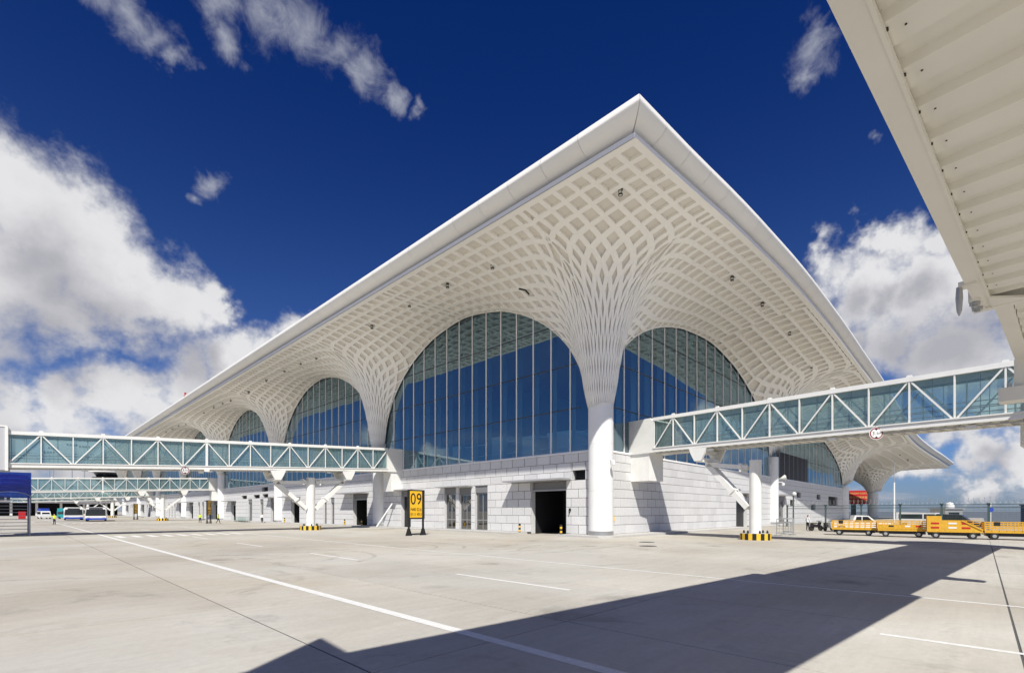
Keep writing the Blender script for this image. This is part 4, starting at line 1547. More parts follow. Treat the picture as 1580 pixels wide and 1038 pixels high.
# lift frame below the inner tunnel
for t in (-0.30, -WT + 0.30):
    MB().box((S1 + 5.4, t - 0.12, TU - 0.62), (S1 + 5.75, t + 0.12, TI)).build('frame_leg', DECK, R)
MB().box((S1 + 5.3, -WT - 0.1, TU - 0.95), (S1 + 5.9, 0.10, TU - 0.60)).build('frame_beam', DECK, R)
MB().lathe([(0.05, TU - 0.60), (0.05, TU - 0.50)], 10, (S1 + 5.35, -0.1)).build('frame_bolt', GALV, R)
# rotunda that joins it to the right-hand bridge, with its pedestal
R = thing('bridge_rotunda', 'round white rotunda joining bridge and tunnel at the right edge', 'rotunda', (3.6, -27.2, 0))
MB().lathe([(1.9, 5.6), (2.1, 5.8), (2.1, 9.8), (1.9, 10.0)], 28).build('rotunda_drum', BRIDGEW, R, smooth=True)
MB().lathe([(0.65, 0), (0.65, 5.6)], 24).build('pedestal', BRIDGEW, R, smooth=True)
MB().lathe([(1.2, 0), (1.2, 0.5)], 24).build('pedestal_plinth', STRIPEY, R)

# ------------------------------------------------------------------ signs
def gate_sign(label, loc, rz, digits, l1, l2):
    R = thing('gate_sign', label, 'sign', loc, rz, 'yellow gate number signs')
    MB().box((-0.80, -0.05, 1.48), (0.98, 0.14, 4.12)).build('sign_case', BLACK, R)
    f = MB().box((-0.66, -0.075, 1.62), (0.66, -0.05, 4.0)).build('sign_face', YELLOW, R)
    for body, size, z, sp in ((digits, 1.30, 3.25, 1.05), (l1, 0.40, 2.34, 1.0), (l2, 0.40, 1.90, 1.0)):
        me = text_mesh(body, size, 0.006, spacing=sp)
        me.materials.append(BLACK)
        o = put('lettering', me, f, (0, -0.085, z))
        o.rotation_euler = (math.radians(90), 0, 0)
        w = max(v.co.x for v in me.vertices) - min(v.co.x for v in me.vertices)
        o.scale = (min(1.0, 1.18 / w), 1.12 if size > 1 else 1.0, 1)
    for x in (-0.72, 0.86):
        l = MB().box((x - 0.07, -0.03, 0.05), (x + 0.07, 0.11, 1.6)).build('sign_leg', BLACK, R)
        MB().prism([(x - 0.30, 0.0), (x + 0.30, 0.0), (x + 0.26, 0.10), (x + 0.09, 0.62), (x - 0.09, 0.62), (x - 0.26, 0.10)], 'y', -0.06, 0.14).build('foot', BLACK, l)
    MB().box((-0.72, 0.0, 0.10), (0.86, 0.08, 0.20)).build('tie_bar', BLACK, R)
    return R
gate_sign('yellow gate sign reading 09 on black legs beside the left facade', (-9.9, 13.2, 0), math.radians(2), '09', 'N40 52.6', 'E111 49.3')
gate_sign('smaller-looking yellow gate sign beside two workers in vests, mid-left', (-10.8, 75.6, 0), math.radians(56), '10', 'N40 52.6', 'E111 49.3')
gate_sign('distant yellow gate sign right of the bus, farthest of the gate signs', (-12.8, 135.0, 0), math.radians(56), '11', 'N40 52.7', 'E111 49.3')

def height_sign(label, loc, rz):
    R = thing('height_limit_sign', label, 'road sign', loc, rz, 'round height limit signs')
    n = 32
    def ring(r0, r1, y, name, m, p):
        mb = MB()
        A = [(r0 * math.cos(2 * math.pi * i / n), y, r0 * math.sin(2 * math.pi * i / n)) for i in range(n)]
        B = [(r1 * math.cos(2 * math.pi * i / n), y, r1 * math.sin(2 * math.pi * i / n)) for i in range(n)]
        mb.add(A + B, [(i, (i + 1) % n, n + (i + 1) % n, n + i) for i in range(n)])
        return mb.build(name, m, p)
    disc = MB().tube((0, 0.03, 0), (0, 0, 0), 0.38, n=n).build('sign_disc', CARW, R)
    ring(0.35, 0.285, -0.004, 'red_ring', mat('ring_red', (0.22, 0.01, 0.015), 0.5), disc)
    for s in (-1, 1):
        MB().add([(-0.11, -0.004, s * 0.30), (0.11, -0.004, s * 0.30), (0, -0.004, s * 0.17)], [(0, 1, 2)]).build('arrow_mark', BLACK, disc)
    for body, size, x in (('3.', 0.30, -0.12), ('5m', 0.20, 0.13)):
        me = text_mesh(body, size, 0.001)
        me.materials.append(BLACK)
        o = put('lettering', me, disc, (x, -0.006, 0))
        o.rotation_euler = (math.radians(90), 0, 0)
    MB().box((-0.03, 0.03, 0.1), (0.03, 0.10, 0.5)).build('sign_bracket', GALV, R)
height_sign('round white height limit sign with red ring on the right bridge', (1.75, -18.9, 6.98), math.radians(-62))
height_sign('round white height limit sign with red ring on the near left bridge', (-23.6, 31.95, 6.15), math.radians(0))

# red billboard beyond the roof end
R = thing('red_billboard', 'red billboard with gold lettering standing behind the far funnel columns', 'billboard', (170.6, 7.9, 0), math.radians(-72))
f = MB().box((-3.2, -0.15, 4.6), (3.6, 0.15, 9.4)).build('billboard_face', RED, R)
for body, z, sz in (('中国文明城市首', 6.9, 0.95), ('府机场欢迎您', 5.6, 0.95), ('ᠮᠣᠩᠭᠣᠯ ᠬᠡᠯᠡ', 8.4, 0.6)):
    try:
        me = text_mesh(body, sz, 0.01)
        if len(me.vertices) == 0: raise ValueError
        me.materials.append(CREAMTXT)
        o = put('lettering', me, f, (0.1, -0.18, z))
        o.rotation_euler = (math.radians(90), 0, 0)
        w = max(v.co.x for v in me.vertices) - min(v.co.x for v in me.vertices)
        o.scale = (min(1.0, 6.0 / w), 1, 1)
    except Exception:
        pass
MB().box((-1.6, -0.3, 0), (-0.2, 0.4, 4.6)).build('billboard_post', FENCEG, R)

# ------------------------------------------------------------------ ramp furniture by the doors
def bollard(label, x, y):
    R = thing('striped_bollard', label, 'bollard', (x, y, 0), 0, 'black and yellow bollards by the cargo doors')
    for i in range(5):
        MB().lathe([(0.11, 0.02 + i * 0.19), (0.11, 0.02 + (i + 1) * 0.19)], 14).build('band', BLACK if i % 2 == 0 else STRIPEY, R)
bollard('striped bollard left of the big dark cargo doorway near the corner column', -0.9, 8.75)
bollard('striped bollard right of the big dark cargo doorway near the corner column', -0.5, 3.95)
bollard('striped bollard left of the cargo doorway behind the left bridge support', -0.9, 44.4)
bollard('striped bollard right of the cargo doorway behind the left bridge support', -0.6, 39.9)
bollard('striped bollard at the farther left doorway beside the third column', -0.9, 67.2)

o = MB().bar((-1.7, 33.9, 0.17), (-0.35, 32.2, 3.3), 0.16, 0.16)
o = o.build('leaning_pole', BRIDGEW)
tag(o, 'white pole leaning against the granite wall left of the 09 sign', 'pole')

def manhole(label, x, y):
    R = thing('manhole_cover', label, 'manhole cover', (x, y, 0))
    MB().lathe([(0.55, 0.0), (0.55, 0.012)], 24).build('cover', mat('cast_iron', (0.05, 0.05, 0.05), 0.6), R)
    MB().lathe([(0.68, 0.0), (0.68, 0.006), (0.56, 0.008)], 24, cap=False).build('rim', KERB, R)
manhole('round manhole cover in the apron in front of the corner column, farther one', -4.05, -6.55)
manhole('round manhole cover in the apron in front of the corner column, nearer one', -7.5, -8.5)

# crowd barrier beside the right bridge support
def barrier(label, loc, rz, w):
    R = thing('metal_barrier', label, 'barrier', loc, rz, 'tubular steel barriers by the right bridge support')
    for a, b in (((0, 0, 0.1), (0, 0, 1.5)), ((w, 0, 0.1), (w, 0, 1.5)), ((0, 0, 1.5), (w, 0, 1.5)), ((0, 0, 0.25), (w, 0, 0.25)), ((0, 0, 1.15), (w, 0, 1.15))):
        MB().tube(a, b, 0.04).build('rail', GALV, R)
    n = int(w / 0.45)
    for i in range(1, n):
        MB().tube((w * i / n, 0, 0.25), (w * i / n, 0, 1.15), 0.018, n=6).build('baluster', GALV, R)
    for x in (0.2, w - 0.2):
        MB().bar((x, -0.35, 0.04), (x, 0.35, 0.04), 0.06, 0.05).build('foot', GALV, R)
barrier('tubular steel barrier beside the striped base of the right bridge support', (12.3, -10.4, 0), math.radians(-12), 2.9)
barrier('second steel barrier, turned end-on behind the first beside the white pier', (15.4, -11.0, 0), math.radians(40), 2.0)
R = thing('camera_post', 'dark post with a white dome camera in front of the right granite wall', 'camera post', (30.5, -7.2, 0))
MB().tube((0, 0, 0), (0, 0, 4.4), 0.09, 0.07).build('post', FENCEG, R)
MB().tube((0, 0, 4.3), (0.5, -0.2, 4.5), 0.04).build('arm', FENCEG, R)
MB().lathe([(0.05, 4.05), (0.2, 4.15), (0.24, 4.35), (0.1, 4.5)], 14, (0.0, -0.1)).build('dome', CARW, R, smooth=True)

# ------------------------------------------------------------------ perimeter fence on the right
POSTS = [(42.6, -3.4), (41.8, -8.3), (40.3, -12.5), (39.3, -16.5), (38.1, -20.3), (36.95, -24.1), (35.8, -27.95), (34.6, -31.8)]
R = thing('security_fence', 'dark green wire security fence topped with coiled razor wire', 'fence')
for x, y in POSTS:
    p = MB().box((x - 0.09, y - 0.09, 0), (x + 0.09, y + 0.09, 3.0)).build('fence_post', FENCEG, R)
    MB().box((x - 0.16, y - 0.16, 2.95), (x + 0.16, y + 0.16, 3.08)).build('post_cap', FENCEG, p)
for (x0, y0), (x1, y1) in zip(POSTS[:-1], POSTS[1:]):
    m = MB()
    L_ = math.hypot(x1 - x0, y1 - y0)
    n = int(L_ / 0.10)
    for i in range(1, n):
        f = i / n
        x, y = x0 + (x1 - x0) * f, y0 + (y1 - y0) * f
        m.tube((x, y, 0.1), (x, y, 2.9), 0.006, n=3, caps=False)
    for k in range(1, 15):
        z = 0.1 + 2.8 * k / 14
        m.tube((x0, y0, z), (x1, y1, z), 0.007, n=3, caps=False)
    tag(m.build('wire_mesh', FENCEG, R), kind='stuff')
    for z in (2.93, 2.60):
        MB().tube((x0, y0, z), (x1, y1, z), 0.03, n=5).build('rail', FENCEG, R)
    m = MB()
    d = Vector((x1 - x0, y1 - y0, 0)).normalized()
    sd = Vector((-d.y, d.x, 0))
    c0 = Vector((x0, y0, 3.35))
    turns = 9
    pts = []
    for i in range(turns * 12 + 1):
        a = 2 * math.pi * i / 12
        pts.append(c0 + d * (L_ * i / (turns * 12)) + sd * 0.32 * math.cos(a) + Vector((0, 0, 0.32 * math.sin(a))))
    for a, b in zip(pts[:-1], pts[1:]):
        m.tube(a, b, 0.014, n=3, caps=False)
    m.build('razor_coil', GALV, R)

# ------------------------------------------------------------------ yellow baggage carts
def wheel(parent, x, y, r, w):
    o = MB().tube((x, y - w / 2, r), (x, y + w / 2, r), r, n=18).build('wheel', RUBBER, parent, smooth=True)
    s = -1 if y < 0 else 1
    MB().tube((x, y - w / 2 - 0.01, r), (x, y + w / 2 + 0.01, r), r * 0.5, n=12).build('hub', GALV, o)
def cart(label, loc, rz, style):
    R = thing('baggage_cart', label, 'baggage cart', loc, rz, 'yellow baggage carts in a row')
    L_, W_ = 3.3, 1.55
    MB().box((-L_ / 2, -W_ / 2, 0.50), (L_ / 2, W_ / 2, 0.68)).build('cart_deck', CARTY, R)
    MB().box((-L_ / 2 + 0.1, -0.62, 0.24), (L_ / 2 - 0.1, 0.62, 0.50)).build('chassis', BLACK, R)
    for x in (-L_ / 2 + 0.55, L_ / 2 - 0.55):
        MB().tube((x, -W_ / 2 + 0.1, 0.24), (x, W_ / 2 - 0.1, 0.24), 0.05).build('axle', BLACK, R)
        for y in (-W_ / 2 + 0.1, W_ / 2 - 0.1):
            wheel(R, x, y, 0.25, 0.18)
    MB().tube((L_ / 2, 0, 0.42), (L_ / 2 + 0.55, 0, 0.36), 0.045).build('drawbar', CARTY, R)
    def rails(y, x0, x1, top, nv):
        for z in np.linspace(0.85, top, 4):
            MB().box((x0, y - 0.025, z - 0.03), (x1, y + 0.025, z + 0.03)).build('side_rail', CARTY, R)
        for i in range(nv + 1):
            x = x0 + (x1 - x0) * i / nv
            MB().box((x - 0.025, y - 0.03, 0.66), (x + 0.025, y + 0.03, top + 0.03)).build('side_post', CARTY, R)
    def rails_x(x, top, nv):
        for z in np.linspace(0.85, top, 4):
            MB().box((x - 0.025, -W_ / 2, z - 0.03), (x + 0.025, W_ / 2, z + 0.03)).build('end_rail', CARTY, R)
        for i in range(nv + 1):
            y = -W_ / 2 + W_ * i / nv
            MB().box((x - 0.03, y - 0.025, 0.66), (x + 0.03, y + 0.025, top + 0.03)).build('end_post', CARTY, R)
    if style == 'rail':
        for y in (-W_ / 2, W_ / 2): rails(y, -L_ / 2, L_ / 2, 1.32, 8)
        for x in (-L_ / 2, L_ / 2): rails_x(x, 1.32, 4)
        MB().box((-L_ / 2 + 0.5, -W_ / 2 - 0.04, 1.05), (-L_ / 2 + 0.85, -W_ / 2 - 0.02, 1.35)).build('id_plate', BLACK, R)
    elif style == 'solid':
        MB().box((-L_ / 2, -W_ / 2 - 0.02, 0.68), (L_ / 2 - 0.3, -W_ / 2 + 0.03, 1.08)).build('side_panel', CARTY, R)
        rails(-W_ / 2, -L_ / 2, L_ / 2, 1.36, 10)
        rails(W_ / 2, -L_ / 2, L_ / 2, 1.36, 7)
        for x in (-L_ / 2, L_ / 2): rails_x(x, 1.32, 4)
        for x, mm in ((-0.9, BLACK), (0.2, CARW), (0.9, RED)):
            MB().box((x, -W_ / 2 - 0.035, 0.85), (x + 0.35, -W_ / 2 - 0.02, 0.98)).build('reflector', mm, R)
    else:
        MB().prism([(-L_ / 2, 0.68), (-L_ / 2, 1.80), (-L_ / 2 + 0.9, 1.80), (-L_ / 2 + 0.9, 1.45), (L_ / 2 - 1.1, 1.45), (L_ / 2, 0.68)], 'y', -W_ / 2, -W_ / 2 + 0.06).build('side_panel', CARTY, R)
        MB().box((-L_ / 2, -W_ / 2 + 0.06, 0.68), (-L_ / 2 + 0.9, W_ / 2, 1.80)).build('locker', CARTY, R)
        for x, mm in ((-1.4, RED), (-0.35, CARW), (0.45, RED)):
            for z in (0.80, 1.15):
                MB().box((x, -W_ / 2 - 0.02, z), (x + 0.5, -W_ / 2, z + 0.13)).build('reflector', mm, R)
        MB().bar((L_ / 2 - 1.2, -W_ / 2 - 0.02, 1.45), (L_ / 2, -W_ / 2 - 0.02, 0.72), 0.08, 0.1).build('side_brace', CARTY, R)
        rails(W_ / 2, -L_ / 2 + 0.9, L_ / 2, 1.42, 6)
CR = math.radians(-84)
cart('yellow baggage cart with open rails, leftmost of the row by the white pickup', (18.9, -15.1, 0), CR, 'rail')
cart('yellow baggage cart with a low solid side, second from the left in the row', (18.3, -18.6, 0), CR, 'solid')
cart('tall yellow cart with a locker, sloping side and red and white reflectors', (17.9, -21.9, 0), CR, 'locker')
cart('yellow baggage cart with open rails, right of the cart with the sloping side', (18.6, -25.3, 0), CR, 'rail')
cart('yellow railed baggage cart at the right edge, last of the row', (18.0, -28.8, 0), CR, 'rail')

# ------------------------------------------------------------------ vehicles
def vehicle(name, label, cat, loc, rz, L_, W_, prof, body, wheels, r, glass, group=None, extra=None):
    """prof: side outline (x,z) of body; glass: list of side window polygons (x,z)"""
    R = thing(name, label, cat, loc, rz, group)
    MB().prism(prof, 'y', -W_ / 2, W_ / 2).build('body', body, R)
    for poly in glass:
        for y, s in ((-W_ / 2, -1), (W_ / 2, 1)):
            MB().prism(poly, 'y', min(y, y + s * 0.012), max(y, y + s * 0.012)).build('side_window', CARGLASS, R)
    for x in wheels:
        for y in (-W_ / 2 + 0.12, W_ / 2 - 0.12):
            o = MB().tube((x, y - 0.13, r), (x, y + 0.13, r), r, n=18).build('wheel', RUBBER, R, smooth=True)
            MB().tube((x, y - 0.14, r), (x, y + 0.14, r), r * 0.55, n=12).build('rim', GALV, o)
    if extra: extra(R, L_, W_)
    return R
def lamps(x, z, s=1, m=None):
    def f(R, L_, W_):
        for y in (-W_ / 2 + 0.28, W_ / 2 - 0.28):
            MB().box((x - 0.02, y - 0.2, z - 0.09), (x + 0.03, y + 0.2, z + 0.09)).build('headlight', LAMPG, R)
    return f
def pick_extra(R, L_, W_):
    lamps(2.65, 0.85)(R, L_, W_)
    MB().add([(1.32, -0.78, 1.02), (1.32, 0.78, 1.02), (0.62, 0.70, 1.66), (0.62, -0.70, 1.66)], [(0, 1, 2, 3)]).build('windscreen', CARGLASS, R)
    MB().box((-2.6, -0.80, 1.0), (-0.75, 0.80, 1.06)).build('load_bed', CARD, R)
vehicle('pickup_truck', 'white crew-cab pickup parked behind the leftmost yellow carts', 'pickup truck', (27.5, -14.2, 0), math.radians(-70), 5.3, 1.8,
        [(-2.65, 0.38), (2.65, 0.38), (2.68, 0.95), (1.35, 1.05), (0.62, 1.72), (-0.55, 1.76), (-0.78, 1.10), (-2.65, 1.05)], CARW, (-1.75, 1.70), 0.38,
        [[(-0.55, 1.10), (0.02, 1.10), (0.02, 1.62), (-0.42, 1.62)], [(0.10, 1.10), (1.05, 1.10), (0.58, 1.62), (0.10, 1.62)]], extra=pick_extra)
def van_x(R, L_, W_):
    lamps(2.5, 0.8)(R, L_, W_)
    MB().add([(2.22, -0.8, 1.15), (2.22, 0.8, 1.15), (1.55, 0.72, 1.90), (1.55, -0.72, 1.90)], [(0, 1, 2, 3)]).build('windscreen', CARGLASS, R)
vehicle('white_van', 'white van seen over the second yellow cart, beyond the fence', 'van', (48.0, -17.9, 0), math.radians(-100), 5.0, 1.9,
        [(-2.5, 0.35), (2.5, 0.35), (2.52, 0.95), (2.25, 1.12), (1.55, 1.98), (-2.45, 2.05)], CARW, (-1.6, 1.6), 0.34,
        [[(-2.2, 1.2), (0.3, 1.2), (0.3, 1.8), (-2.2, 1.8)], [(0.45, 1.2), (1.9, 1.2), (1.5, 1.8), (0.45, 1.8)]], extra=van_x)
vehicle('dark_car', 'black estate car seen above the tall yellow cart, beyond the fence', 'car', (46.0, -21.3, 0), math.radians(-95), 4.7, 1.85,
        [(-2.35, 0.3), (2.35, 0.3), (2.38, 0.75), (1.4, 0.95), (0.55, 1.75), (-1.7, 1.85), (-2.35, 1.15)], CARD, (-1.5, 1.45), 0.33,
        [[(-1.6, 1.05), (-0.1, 1.05), (-0.1, 1.6), (-1.5, 1.6)], [(0.0, 1.05), (1.1, 1.05), (0.5, 1.6), (0.0, 1.6)]], extra=lamps(2.36, 0.65))
def coach(label, loc, rz, group):
    R = thing('apron_bus', label, 'bus', loc, rz, group)
    L_, W_, H_ = 13.8, 3.0, 2.95
    R.scale = (1.15, 1.2, 1.05)
    b = MB().prism([(-1.5, 0.35), (1.5, 0.35), (1.5, 2.6), (1.32, 2.95), (-1.32, 2.95), (-1.5, 2.6)], 'x', -L_ / 2, L_ / 2 - 0.5)
    b.prism([(-1.45, 0.35), (1.45, 0.35), (1.40, 2.55), (1.25, 2.85), (-1.25, 2.85), (-1.40, 2.55)], 'x', L_ / 2 - 0.5, L_ / 2)
    b.build('body', CARW, R)
    MB().prism([(-1.36, 1.15), (1.36, 1.15), (1.30, 2.45), (-1.30, 2.45)], 'x', L_ / 2, L_ / 2 + 0.03).build('windscreen', CARGLASS, R)
    MB().prism([(-0.95, 2.5), (0.95, 2.5), (0.9, 2.78), (-0.9, 2.78)], 'x', L_ / 2, L_ / 2 + 0.03).build('destination_display', CARD, R)
    MB().box((L_ / 2 - 0.02, -1.42, 0.32), (L_ / 2 + 0.05, 1.42, 0.68)).build('front_bumper', BLUE, R)
    for y in (-1.06, 1.06):
        MB().box((L_ / 2, y - 0.2, 0.78), (L_ / 2 + 0.05, y + 0.2, 0.95)).build('headlight', LAMPG, R)
        MB().box((L_ / 2 - 0.1, y * 1.5 - 0.08, 1.5), (L_ / 2 + 0.25, y * 1.5 + 0.08, 2.2)).build('wing_mirror', CARD, R)
    for s in (-1, 1):
        for i in range(7):
            x = -L_ / 2 + 0.5 + i * 1.8
            MB().box((x, min(s * 1.5, s * 1.52), 1.1), (x + 1.65, max(s * 1.5, s * 1.52), 2.3)).build('side_window', CARGLASS, R)
        MB().box((-L_ / 2, min(s * 1.5, s * 1.515), 0.4), (L_ / 2 - 0.6, max(s * 1.5, s * 1.515), 0.75)).build('blue_stripe', BLUE, R)
    for x in (-4.2, 4.6):
        for y in (-1.3, 1.3):
            o = MB().tube((x, y - 0.15, 0.42), (x, y + 0.15, 0.42), 0.42, n=18).build('wheel', RUBBER, R, smooth=True)
            MB().tube((x, y - 0.16, 0.42), (x, y + 0.16, 0.42), 0.22, n=12).build('rim', GALV, o)
coach('white and blue apron bus facing the viewer, nearer of the two buses', (-21.9, 121.0, 0), math.radians(-96), 'apron buses at far left')
coach('white and blue apron bus half hidden behind the nearer bus', (-24.4, 143.0, 0), math.radians(-93), 'apron buses at far left')
def far_van(label, loc, rz, col, top):
    R = thing('service_van', label, 'van', loc, rz, 'service vehicles at far left')
    MB().prism([(-2.6, 0.35), (2.5, 0.35), (2.5, 1.1), (1.9, 1.3), (1.4, 2.2), (-2.6, 2.25)], 'y', -1.0, 1.0).build('body', col, R)
    MB().box((-2.55, -0.95, 2.25), (0.9, 0.95, 3.0)).build('roof_load', top, R)
    MB().add([(1.92, -0.85, 1.32), (1.92, 0.85, 1.32), (1.44, 0.8, 2.1), (1.44, -0.8, 2.1)], [(0, 1, 2, 3)]).build('windscreen', CARGLASS, R)
    for s in (-1, 1):
        MB().box((-2.3, min(s, s * 1.015), 1.3), (1.2, max(s, s * 1.015), 2.0)).build('side_window', CARGLASS, R)
    for x in (-1.7, 1.6):
        for y in (-0.9, 0.9):
            MB().tube((x, y - 0.12, 0.36), (x, y + 0.12, 0.36), 0.36, n=14).build('wheel', RUBBER, R)
far_van('white service van with a blue roof box at far left', (-28.8, 171.0, 0), math.radians(-80), CARW, BLUE)
far_van('teal service truck just left of the buses', (-24.2, 164.0, 0), math.radians(-60), TEAL, TEAL)

# motorcycles and a rider by the right wall
def moto(label, loc, rz):
    R = thing('parked_scooter', label, 'scooter', loc, rz, 'scooters parked by the right granite wall')
    for x in (-0.62, 0.62):
        MB().tube((x, -0.06, 0.30), (x, 0.06, 0.30), 0.30, n=16).build('wheel', RUBBER, R)
    MB().prism([(-0.75, 0.45), (0.15, 0.35), (0.45, 0.45), (0.62, 0.95), (0.45, 1.0), (0.25, 0.6), (-0.1, 0.72), (-0.7, 0.80)], 'y', -0.14, 0.14).build('body', CARD, R)
    MB().tube((0.55, 0, 0.6), (0.42, 0, 1.08), 0.04).build('fork', GALV, R)
    MB().tube((0.42, -0.34, 1.1), (0.42, 0.34, 1.1), 0.03).build('handlebar', BLACK, R)
    MB().box((-0.70, -0.15, 0.80), (0.0, 0.15, 0.90)).build('seat', RUBBER, R)
moto('black scooter parked by the right granite wall, left of the yellow carts', (27.6, -10.2, 0), math.radians(-30))
moto('second scooter parked by the right granite wall, nearer the yellow carts', (28.6, -11.2, 0), math.radians(-20))

# small green wire trolleys by the left wall
def trolley(label, loc):
    R = thing('wire_trolley', label, 'trolley', loc, math.radians(90), 'green wire trolleys by the left wall')
    for x in (-0.5, 0.5):
        for y in (-0.35, 0.35):
            MB().tube((x, y, 0.1), (x, y, 0.95), 0.025, n=6).build('upright', GREENM, R)
            MB().tube((x, y - 0.03, 0.1), (x, y + 0.03, 0.1), 0.1, n=10).build('wheel', RUBBER, R)
    for z in (0.3, 0.6, 0.95):
        for y in (-0.35, 0.35):
            MB().tube((-0.5, y, z), (0.5, y, z), 0.022, n=6).build('rail', GREENM, R)
    MB().box((-0.5, -0.35, 0.28), (0.5, 0.35, 0.32)).build('tray', GREENM, R)
for i, w in enumerate(('nearest the walking man', 'second from the walking man', 'in the middle of the row', 'fourth from the walking man', 'farthest from the walking man')):
    trolley('green wire trolley parked at the left wall, ' + w, (-2.6, 82.2 + i * 1.5, 0))

# ------------------------------------------------------------------ people
def person(label, loc, rz, top, legs, pose='walk', scale=1.0):
    P = {
     'hip': (0, 0, 0.95, 0.155), 'waist': (0, 0, 1.12, 0.145), 'chest': (0, 0, 1.34, 0.165), 'neck': (0.01, 0, 1.50, 0.06), 'head0': (0.03, 0, 1.58, 0.085), 'head1': (0.03, 0, 1.70, 0.095), 'head2': (0.02, 0, 1.76, 0.06),
     'shL': (0, 0.18, 1.42, 0.07), 'shR': (0, -0.18, 1.42, 0.07), 'hL': (0, 0.10, 0.90, 0.105), 'hR': (0, -0.10, 0.90, 0.105)}
    if pose == 'walk':
        P.update({'kL': (0.16, 0.10, 0.50, 0.068), 'aL': (0.26, 0.10, 0.10, 0.045), 'tL': (0.42, 0.11, 0.04, 0.038), 'kR': (-0.02, -0.10, 0.50, 0.068), 'aR': (-0.30, -0.10, 0.16, 0.045), 'tR': (-0.20, -0.11, 0.04, 0.038),
                  'eL': (-0.10, 0.24, 1.15, 0.048), 'wL': (0.02, 0.24, 0.92, 0.035), 'fL': (0.05, 0.23, 0.84, 0.032), 'eR': (0.08, -0.24, 1.16, 0.048), 'wR': (0.26, -0.22, 0.98, 0.035), 'fR': (0.32, -0.21, 0.93, 0.032)})
    else:
        P.update({'kL': (0.03, 0.13, 0.50, 0.068), 'aL': (0.0, 0.15, 0.10, 0.045), 'tL': (0.15, 0.17, 0.04, 0.038), 'kR': (0.02, -0.13, 0.50, 0.068), 'aR': (0, -0.15, 0.10, 0.045), 'tR': (0.15, -0.17, 0.04, 0.038),
                  'eL': (0.02, 0.25, 1.15, 0.048), 'wL': (0.10, 0.24, 0.92, 0.035), 'fL': (0.12, 0.23, 0.84, 0.032), 'eR': (0.02, -0.25, 1.15, 0.048), 'wR': (0.10, -0.24, 0.92, 0.035), 'fR': (0.12, -0.23, 0.84, 0.032)})
        if pose == 'reach':
            P.update({'eR': (0.12, -0.44, 1.36, 0.048), 'wR': (0.22, -0.66, 1.28, 0.035), 'fR': (0.25, -0.74, 1.24, 0.032)})
    names = list(P)
    idx = {n: i for i, n in enumerate(names)}
    ed = [('hip', 'waist'), ('waist', 'chest'), ('chest', 'neck'), ('neck', 'head0'), ('head0', 'head1'), ('head1', 'head2'), ('chest', 'shL'), ('chest', 'shR'), ('shL', 'eL'), ('eL', 'wL'), ('wL', 'fL'), ('shR', 'eR'), ('eR', 'wR'), ('wR', 'fR'),
          ('hip', 'hL'), ('hip', 'hR'), ('hL', 'kL'), ('kL', 'aL'), ('aL', 'tL'), ('hR', 'kR'), ('kR', 'aR'), ('aR', 'tR')]
    me = bpy.data.meshes.new('skeleton')
    me.from_pydata([P[n][:3] for n in names], [(idx[a], idx[b]) for a, b in ed], [])
    tmp = bpy.data.objects.new('skeleton', me)
    COL.objects.link(tmp)
    sk = tmp.modifiers.new('skin', 'SKIN')
    for n in names:
        v = me.skin_vertices[0].data[idx[n]]
        v.radius = (P[n][3], P[n][3] * (0.72 if n in ('chest', 'waist', 'hip') else 1.0))
        v.use_root = (n == 'hip')
    su = tmp.modifiers.new('sub', 'SUBSURF')
    su.levels = su.render_levels = 2
    bpy.context.view_layer.update()
    body = bpy.data.meshes.new_from_object(tmp.evaluated_get(bpy.context.evaluated_depsgraph_get()))
    bpy.data.objects.remove(tmp)
    body.materials.clear()
    for m in (SKIN, top, legs, BLACK, HAIR): body.materials.append(m)
    for p in body.polygons:
        c = p.center
        z, r = c.z, math.hypot(c.x, c.y)
        if z > 1.50:
            i = 4 if (z > 1.72 or (c.x < -0.02 and z > 1.58)) else 0
        elif z < 0.12: i = 3
        elif z > 0.97 or (abs(c.y) > 0.2): i = 1 if not (abs(c.y) > 0.2 and z < 0.93) else 0
        else: i = 2
        p.material_index = i
        p.use_smooth = True
    R = thing('person', label, 'person', loc, rz)
    R.scale = (scale, scale, scale)
    put('body', body, R)
    for s in (-1, 1):
        MB().lathe([(0.006, 1.655), (0.012, 1.665), (0.006, 1.675)], 8, (0.122, s * 0.033)).build('eye', BLACK, R)
    MB().prism([(0.125, 1.60), (0.150, 1.61), (0.122, 1.655)], 'y', -0.012, 0.012).build('nose', SKIN, R)
    return R
person('person in a yellow vest and dark trousers reaching out an arm near the bus', (-30.5, 84.2, 0), math.radians(-140), HIVIS, TROUS, 'reach')
person('person in a yellow vest standing left of the mid-left gate sign', (-10.9, 81.0, 0), math.radians(-100), HIVIS, TROUS, 'stand')
person('person in a yellow vest walking away from the mid-left gate sign', (-9.6, 74.6, 0), math.radians(-45), HIVIS, TROUS, 'walk')
person('man in a white shirt and dark trousers walking beside the left wall', (-2.6, 73.5, 0.0), math.radians(-120), SHIRT, TROUS, 'walk')
person('person in a white shirt standing beside the parked scooters at right', (26.6, -9.6, 0), math.radians(-30), SHIRT, TROUS, 'stand')

